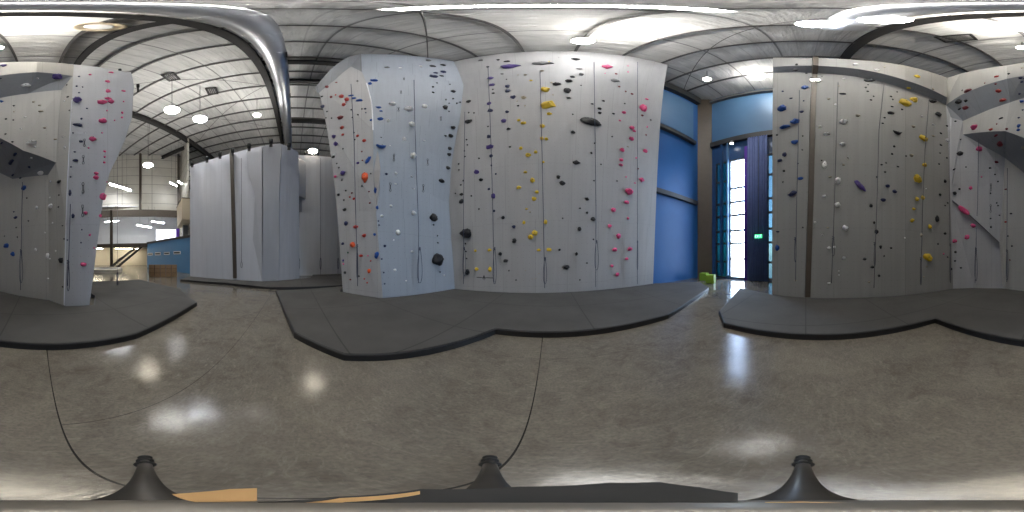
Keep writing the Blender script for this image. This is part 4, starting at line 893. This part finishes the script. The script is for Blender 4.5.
# blue low wall with slot windows
d = (P1-Q0).normalized(); nrm = Vector((-d.y, d.x, 0)); nrm = nrm if nrm.x < 0 else -nrm
mb = MB(); q = [Q0, P1, P1+nrm*.25, Q0+nrm*.25]; mb.prism([(p.x, p.y) for p in q], 0, DZ-.12); struct(mb.build('wall_low_blue', 'blue_pale'), 'blue low wall with four slot windows')
mb = MB(); q = [Q0-d*.1-nrm*.06, P1-nrm*.06, P1+nrm*.5, Q0-d*.1+nrm*.5]; mb.prism([(p.x, p.y) for p in q], DZ-.12, DZ+.1); struct(mb.build('trim_cap', 'steel_dark'))
Lb = (P1-Q0).length
def on_blue(px):        # parameter along the blue wall where the picture column meets it
    r = ray(px, 256); den = d.x*r.y-d.y*r.x; return ((0-Q0.x)*r.y-(0-Q0.y)*r.x)/den
for i, (xa, xb, ya, yb, l) in enumerate(((147.7, 153, 253, 255.3, 'nearest the mezzanine'), (155, 161, 252.3, 255.2, 'second from the mezzanine'), (164, 170, 252, 254.8, 'third from the mezzanine'), (173.5, 181, 251.2, 254.2, 'nearest the tower'))):
    s0, s1 = on_blue(xa), on_blue(xb); c = Q0+d*((s0+s1)/2)-nrm*.01; w = abs(s1-s0)*.9; dist = math.hypot(c.x, c.y)
    z0, z1 = H0+dist*math.tan(elv(yb)), H0+dist*math.tan(elv(ya)); rz = math.atan2(d.y, d.x)
    t = tag(MB().box((0, 0, 0), (w, .06, (z1-z0)), rz=0).build('slot_window', 'white_paint'), 'slot window in the blue low wall, '+l, 'window', 'slot windows in the blue wall')
    t.location = (c.x, c.y, (z0+z1)/2); t.rotation_euler = (0, 0, rz)
    sgn = -1 if (Matrix.Rotation(rz, 3, 'Z') @ Vector((0, 1, 0))).dot(nrm) > 0 else 1
    MB().box((0, sgn*.035, 0), (w*.86, .012, (z1-z0)*.55)).build('pane', 'steel_dark', t)
# deck and roof of the low room
m_ = Vector((-24, -22, 0))
mb = MB(); mb.prism([(p.x, p.y) for p in (Q0+nrm*.1, P1, P2, V2(-9.5, -27), V2(-26, -27), V2(-26, -8))], DZ-.34, DZ-.13); struct(mb.build('floor_mezzanine', 'white_paint'))
dm = (P2-P1).normalized(); nm = Vector((-dm.y, dm.x, 0)); nm = nm if nm.dot(P1) > 0 else -nm
mb = MB(); mb.bar(P1+Vector((0, 0, DZ-.28)), P2+dm*3+Vector((0, 0, DZ-.5)), .25, .5); struct(mb.build('beam_deck', 'brown_steel'), 'brown deck edge beam of the mezzanine')
# wall behind and below the deck
wq = lambda a, b, z0, z1, name, mat, t=.2: struct((lambda m: (m.prism([(p.x, p.y) for p in (a, b, b+nm*t, a+nm*t)], z0, z1), m.build(name, mat))[1])(MB()))
wq(P1+nm*5-dm*6, P2+nm*5+dm*4, 0, 2.8, 'wall_under_deck', 'cream')
wq(P1+nm*6-dm*8, P2+nm*6+dm*4, DZ+.0, 8.5, 'wall_upper_room', 'white_paint')
mb = MB(); mb.prism([(p.x, p.y) for p in (P1+nm*6-dm*6, P2+nm*6+dm*3, P2+nm*1.2+dm*3, P1+nm*1.2-dm*2)], 8.4, 8.55); struct(mb.build('ceiling_room', 'white_paint'))
# header beam and cladding above
HA, HB = P(106, 214, 22.4), P(175, 214, 22.4)
dh = (HB-HA); dh.z = 0; dh.normalize()
mb = MB(); mb.bar(HA-dh*4, HB+dh*.3, .3, .95); struct(mb.build('beam_mezzanine', 'brown_steel'), 'deep brown beam across the mezzanine front')
nh = Vector((-dh.y, dh.x, 0)); nh = nh if nh.dot(HA) > 0 else -nh
a, b = HA-dh*9+nh*.4, HB+dh*.8+nh*.4
mb = MB(); mb.prism([(p.x, p.y) for p in (a, b, b+nh*.2, a+nh*.2)], HA.z-.4, ROOF); struct(mb.build('wall_cladding', 'clad'), 'cream ribbed cladding above the mezzanine')
a2 = HB+dh*.8+nh*.4; b2 = P(193, 214, 15.5); b2.z = 0
ds = (Vector((b2.x, b2.y, 0))-Vector((a2.x, a2.y, 0))).normalized(); ns = Vector((-ds.y, ds.x, 0)); ns = ns if ns.x < 0 else -ns
mb = MB(); e2 = a2+ds*5.0; mb.prism([(p.x, p.y) for p in (a2, e2, e2+ns*.2, a2+ns*.2)], DZ+.1, ROOF); struct(mb.build('wall_cladding', 'clad'))
for px, d_ in ((140.5, 22.0), (178.5, 22.2), (111.5, 20.5)):
    top = ROOF-.05 if px != 111.5 else HA.z
    p = P(px, 256, d_); z0 = HA.z if px == 140.5 else DZ if px == 178.5 else 0
    struct(MB().box((p.x, p.y, (z0+top)/2), (.28, .28, top-z0), rz=.6).build('column_steel', 'brown_steel'))
p = P(184, 222, 16.5)
t = thing('bulkhead_panel', 'tilted beige board box beside the tower above the blue wall', 'panel', (p.x, p.y, 0), math.atan2(ds.y, ds.x))
mb = MB(); bm = mb.bm
pr = [(-1.7, 7.0), (1.6, 7.0), (1.6, 4.9), (-1.2, 4.55)]
v1 = [bm.verts.new((x, -.5, z)) for x, z in pr]; v2 = [bm.verts.new((x, .5, z)) for x, z in pr]; bm.faces.new(v1); bm.faces.new(v2[::-1])
for k in range(4): bm.faces.new((v1[k], v1[(k+1) % 4], v2[(k+1) % 4], v2[k]))
mb.build('board', 'beige', t); MB().box((-.05, 0, 7.03), (3.4, 1.06, .06)).build('cap', 'brown_steel', t)
MB().box((0, .1, DZ+.75), (.5, .5, 1.3)).build('bracket', 'steel_grey', t)
# bright screen and purple edge
p = P(166, 234.5, 21.5); rz = -brg(166)
t = thing('projection_screen', 'bright white screen standing on the mezzanine', 'screen', (p.x, p.y, DZ-.13), rz)
MB().box((0, 0, 1.2), (2.6, .06, 1.5)).build('canvas', 'screen', t); MB().box((1.55, 0, 1.2), (.4, .08, 1.7)).build('side_banner', 'curtain_purple', t); MB().box((0, .06, .25), (2.4, .08, .5)).build('stand', 'steel_grey', t)
# railing
rl = thing('railing', 'white mezzanine railing with thin posts', 'railing', (P1.x, P1.y, DZ-.13))
Lr = (P2-P1).length
MB().tube([Vector((0, 0, 1.05)), dm*(Lr+2)+Vector((0, 0, 1.0))], .03, 6).build('top_rail', 'white_paint', rl)
MB().tube([Vector((0, 0, .55)), dm*(Lr+2)+Vector((0, 0, .5))], .018, 6).build('mid_rail', 'white_paint', rl)
for k in range(11): MB().box(dm*(k*(Lr+2)/10)+Vector((0, 0, .5)), (.05, .05, 1.05)).build('post', 'white_paint', rl)
# stairs below the deck
st = thing('staircase', 'dark straight staircase rising below the mezzanine deck', 'stairs', tuple(P(113, 268.5, 19)-Vector((0, 0, P(113, 268.5, 19).z))), 0)
s0 = Vector((0, 0, 0)); s1 = P(139, 252, 23)-Vector(st.location); s1.z = DZ-.4; sd = Vector((s1.x, s1.y, 0)).normalized(); sn = Vector((-sd.y, sd.x, 0))
for s in (-.5, .5): MB().bar(s0+sn*s+Vector((0, 0, .1)), s1+sn*s, .06, .3).build('stringer', 'steel_dark', st)
for k in range(14): MB().box(lerp(s0, s1, (k+.5)/14)+Vector((0, 0, .1)), (.3, 1.0, .04), rz=math.atan2(sd.y, sd.x)).build('tread', 'steel_grey', st)
MB().tube([s0-sn*.5+Vector((0, 0, 1.0)), s1-sn*.5+Vector((0, 0, .1))], .03, 6).build('handrail', 'steel_grey', st)
# fluorescent tubes of the mezzanine
def tube_light(a, b, label, lens='lens_white', w=.14, grp='strip lamps of the mezzanine'):
    c = (a+b)/2; t = thing('strip_light', label, 'light', tuple(c), 0, grp)
    MB().bar(a-c+Vector((0, 0, .06)), b-c+Vector((0, 0, .06)), w*1.3, .07).build('housing', 'lamp_body', t); MB().bar(a-c, b-c, w, .07).build('tube', lens, t)
    top = (DZ-.34 if c.z < DZ else ROOF if c.z > 5.8 and 'room' not in label and 'screen' not in label and 'beam' not in label else 8.4)-c.z
    for q in (.2, .8): MB().tube([lerp(a, b, q)-c+Vector((0, 0, .08)), lerp(a, b, q)-c+Vector((0, 0, top))], .012, 6).build('hanger', 'steel_dark', t)
M['lens_tube'] = glow('lit cool tube', (.93, .96, 1.0), 55.0)
M['lens_tube_warm'] = glow('lit warm tube', (1.0, .88, .66), 40.0)
tube_light(P(109.5, 184, 20), P(131, 190.5, 20), 'large bright strip lamp before the cream cladding', 'lens_tube', .5)
tube_light(P(105, 216+6, 21), P(118, 221, 21.5), 'strip lamp under the brown beam beside the pillar', 'lens_tube', .2)
tube_light(P(137, 225, 21), P(151, 227.5, 22), 'strip lamp in the middle of the upper room', 'lens_tube', .2)
tube_light(P(152, 221.5, 22.2), P(164, 223, 22.8), 'strip lamp above the bright screen', 'lens_tube', .2)
tube_light(P(170, 182.5, 20), P(177, 186, 20), 'short strip lamp by the cladding corner, upper', 'lens_tube', .25)
tube_light(P(178, 181.5, 19), P(182, 184, 19), 'short strip lamp by the cladding corner, lower', 'lens_tube', .25)
tube_light(PZ(101, 250.5, DZ-.5)*1.0 if False else Vector((*((P1*.35+P2*.65)+nm*3.4).xy, DZ-.6)), Vector((*((P1*.9+P2*.1)+nm*3.4).xy, DZ-.6)), 'warm strip lamp under the mezzanine deck', 'lens_tube_warm', .2)
tube_light(Vector((*((P1*.05+P2*.95)+nm*3).xy, DZ-.6)), Vector((*(P2+dm*2+nm*3).xy, DZ-.6)), 'warm strip lamp under the deck end beside the pillar', 'lens_tube_warm', .2)
# low round platform and crates
p = P(103, 270, 16.0)
t = thing('round_platform', 'low pale round platform under the mezzanine', 'platform', (p.x, p.y, 0))
MB().lathe([(1.9, 0), (1.9, .28), (1.8, .33), (1.5, .33), (1.5, .25), (.02, .25)], 40).build('ring', 'cream', t); MB().lathe([(1.46, .255), (1.46, .30), (.02, .31)], 40).build('pad', 'steel_grey', t)
pc = G(163, 277.2)
rz = -brg(163)
for r_ in range(3):
    for c_ in range(5):
        l = 'tan slatted crate, %s row, %s from the mezzanine end' % (('bottom', 'middle', 'top')[r_], ('first', 'second', 'third', 'fourth', 'fifth')[c_])
        off = Matrix.Rotation(rz, 4, 'Z') @ Vector((-.8+c_*.4, 0, 0))
        t = thing('wooden_crate', l, 'crate', (pc.x*1.02+off.x, pc.y*1.02+off.y, .002+r_*.292), rz, 'stacked tan crates')
        MB().box((0, 0, .015), (.38, .37, .03)).build('base', 'crate_gap_shade', t)
        for s in (-1, 1):
            mb = MB()
            for k in range(3): mb.box((0, s*.19, .06+k*.095), (.36, .02, .065))
            mb.build('slats', 'crate', t)
            MB().box((s*.18, 0, .16), (.02, .36, .26)).build('side', 'crate_gap_shade', t)
# hanging rope in front of the far hall
p0 = P(117.5, 297, 7.6); p0.z = MAT_Z+.01
t = thing('climbing_rope', 'dark rope hanging free beyond the pillar edge', 'rope', tuple(p0), 0, 'ropes hanging on the climbing walls')
MB().tube([(0, 0, 0), (.01, 0, 3), (0, 0, ROOF-.3-p0.z)], .010, 6).build('strand', 'rope_grey', t); MB().tube([(.02, 0, .0), (.03, 0, .6), (-.02, 0, .62), (-.03, .0, .02)], .016, 6, True).build('bight', 'rope', t)
# small fixtures on the pillar rim
for px, py, l in ((120, 71.5, 'dark belay anchor on the pillar rim above the pink holds'), (138, 87.5, 'dark belay anchor hanging beyond the pillar edge')):
    r = P(px, py, 5.0)
    t = thing('belay_anchor', l, 'belay anchor', tuple(r), -brg(px), 'belay anchors on the pillar')
    MB().box((0, .1, .06), (.07, .5, .07)).build('arm', 'steel_dark', t); MB().lathe([(.10, -.05), (.12, -.03), (.12, .03), (.10, .05)], 14, Matrix.Translation((0, -.1, .02)) @ Matrix.Rotation(PI/2, 4, 'Y')).build('drum', 'black_rubber', t)

# ------------------------------------------------------------------ tripod that carries the camera
tr = thing('tripod', 'dark tripod standing directly under the camera', 'tripod', (0, 0, 0))
HUB = 1.0
for px in (145, 490, 803):
    b = brg(px); u = Vector((math.sin(b), math.cos(b), 0))
    f = u*.50+Vector((0, 0, .03)); g = u*.022+Vector((0, 0, HUB)); mid = lerp(f, g, .30)
    lg = MB().tube([f, lerp(f, g, .08), mid, lerp(f, g, .31), g], [.010, .012, .013, .016, .013], 14).build('leg', 'tripod', tr, True)
    MB().tube([f-Vector((0, 0, .028))+u*.003, f+Vector((0, 0, .03)), f+Vector((0, 0, .04))-u*.003], [.020, .024, .014], 14).build('rubber_foot', 'black_rubber', lg, True)
    for s in (.12, .30): 
        a = lerp(f, g, s); MB().tube([a, lerp(f, g, s+.012), lerp(f, g, s+.035)], [.020, .026, .022], 14).build('clamp', 'black_rubber', lg, True)
MB().lathe([(.02, HUB-.08), (.034, HUB-.06), (.036, HUB), (.030, HUB+.05), (.013, HUB+.06)], 24).build('hub', 'tripod_grey', tr, True)
MB().lathe([(.011, HUB+.05), (.011, 1.31)], 16).build('centre_column', 'tripod_grey', tr, True)
def sector(b0, b1, r0, r1, z, h, mat, name):
    n = 14; pts = []
    for k in range(n+1):
        b = brg(lerp(b0, b1, k/n)); pts.append((math.sin(b)*r1, math.cos(b)*r1))
    for k in range(n, -1, -1):
        b = brg(lerp(b0, b1, k/n)); pts.append((math.sin(b)*r0, math.cos(b)*r0))
    MB().prism(pts, z, z+h).build(name, mat, tr)
zt = 1.20
mb = MB(); pts = []
for px, py in ((258, 502), (330, 497), (420, 489), (520, 486.5), (610, 482.5), (660, 482), (700, 487), (738, 493), (738, 505), (500, 507), (258, 507)):
    r = .3/math.tan(-elv(py)); b = brg(px); pts.append((math.sin(b)*r, math.cos(b)*r))
mb.prism(pts, zt-.012, zt); mb.build('mounting_plate', 'black_rubber', tr)
def strip(pxs, name, z=zt+.003):
    pts = []
    for px, py in pxs:
        r = (H0-z)/math.tan(-elv(py)); b = brg(px); pts.append((math.sin(b)*r, math.cos(b)*r))
    MB().prism(pts, z-.008, z).build(name, 'tan_wood', tr)
strip([(172, 494), (200, 492), (230, 489), (257, 488), (257, 501), (215, 502), (195, 502)], 'wooden_strip')
strip([(262, 503.5), (300, 503), (340, 498), (420, 491), (420, 494), (345, 502), (300, 507), (262, 507)], 'wooden_strip')
strip([(765, 502), (800, 501.5), (870, 503), (870, 506), (800, 506.5), (765, 507)], 'wooden_strip')

# ------------------------------------------------------------------ daylight
w = bpy.data.worlds.new('sky'); SC.world = w; w.use_nodes = True; nt = w.node_tree; nt.nodes.clear()
out = node(nt, 'ShaderNodeOutputWorld'); bg = node(nt, 'ShaderNodeBackground'); sky = node(nt, 'ShaderNodeTexSky')
sky.sky_type = 'NISHITA' if 'NISHITA' in [e.identifier for e in sky.bl_rna.properties['sky_type'].enum_items] else sky.sky_type
try:
    sky.sun_disc = False; sky.sun_elevation = math.radians(40); sky.sun_rotation = math.radians(200)
except Exception: pass
mx = mixc(nt, .75, sky.outputs[0], (.72, .84, 1.0))
nt.links.new(mx, bg.inputs[0]); bg.inputs[1].default_value = 13.0; nt.links.new(bg.outputs[0], out.inputs[0])
for ya, yb in ((y_b0, y_b1), (y_t0, y_t1), (y_r0, y_r1)):
    L = bpy.data.lights.new('window_portal', 'AREA'); L.shape = 'RECTANGLE'; L.size = wtop; L.size_y = abs(yb-ya)
    try: L.cycles.is_portal = True
    except Exception: continue
    o = bpy.data.objects.new('window_portal', L); C.objects.link(o); o.location = (XW+.32, (ya+yb)/2, wtop/2); o.rotation_euler = (0, PI/2, 0)
    o['kind'] = 'structure'

# ------------------------------------------------------------------ camera
cam = bpy.data.cameras.new('camera'); co = bpy.data.objects.new('camera', cam); C.objects.link(co)
co.location = EYE; co.rotation_euler = (PI/2, 0, -brg(512))
cam.type = 'PANO'
try: cam.cycles.panorama_type = 'EQUIRECTANGULAR'
except Exception: pass
try: cam.panorama_type = 'EQUIRECTANGULAR'
except Exception: pass
cam.clip_start = .01; cam.clip_end = 200
SC.camera = co
SC.view_settings.view_transform = 'Standard'; SC.view_settings.look = 'None'; SC.view_settings.gamma = 1.0
SC.view_settings.use_curve_mapping = False
SC.view_settings.exposure = 0.26
SC.cycles.use_denoising = True
SC.cycles.max_bounces = 8; SC.cycles.diffuse_bounces = 5; SC.cycles.sample_clamp_indirect = 6.0
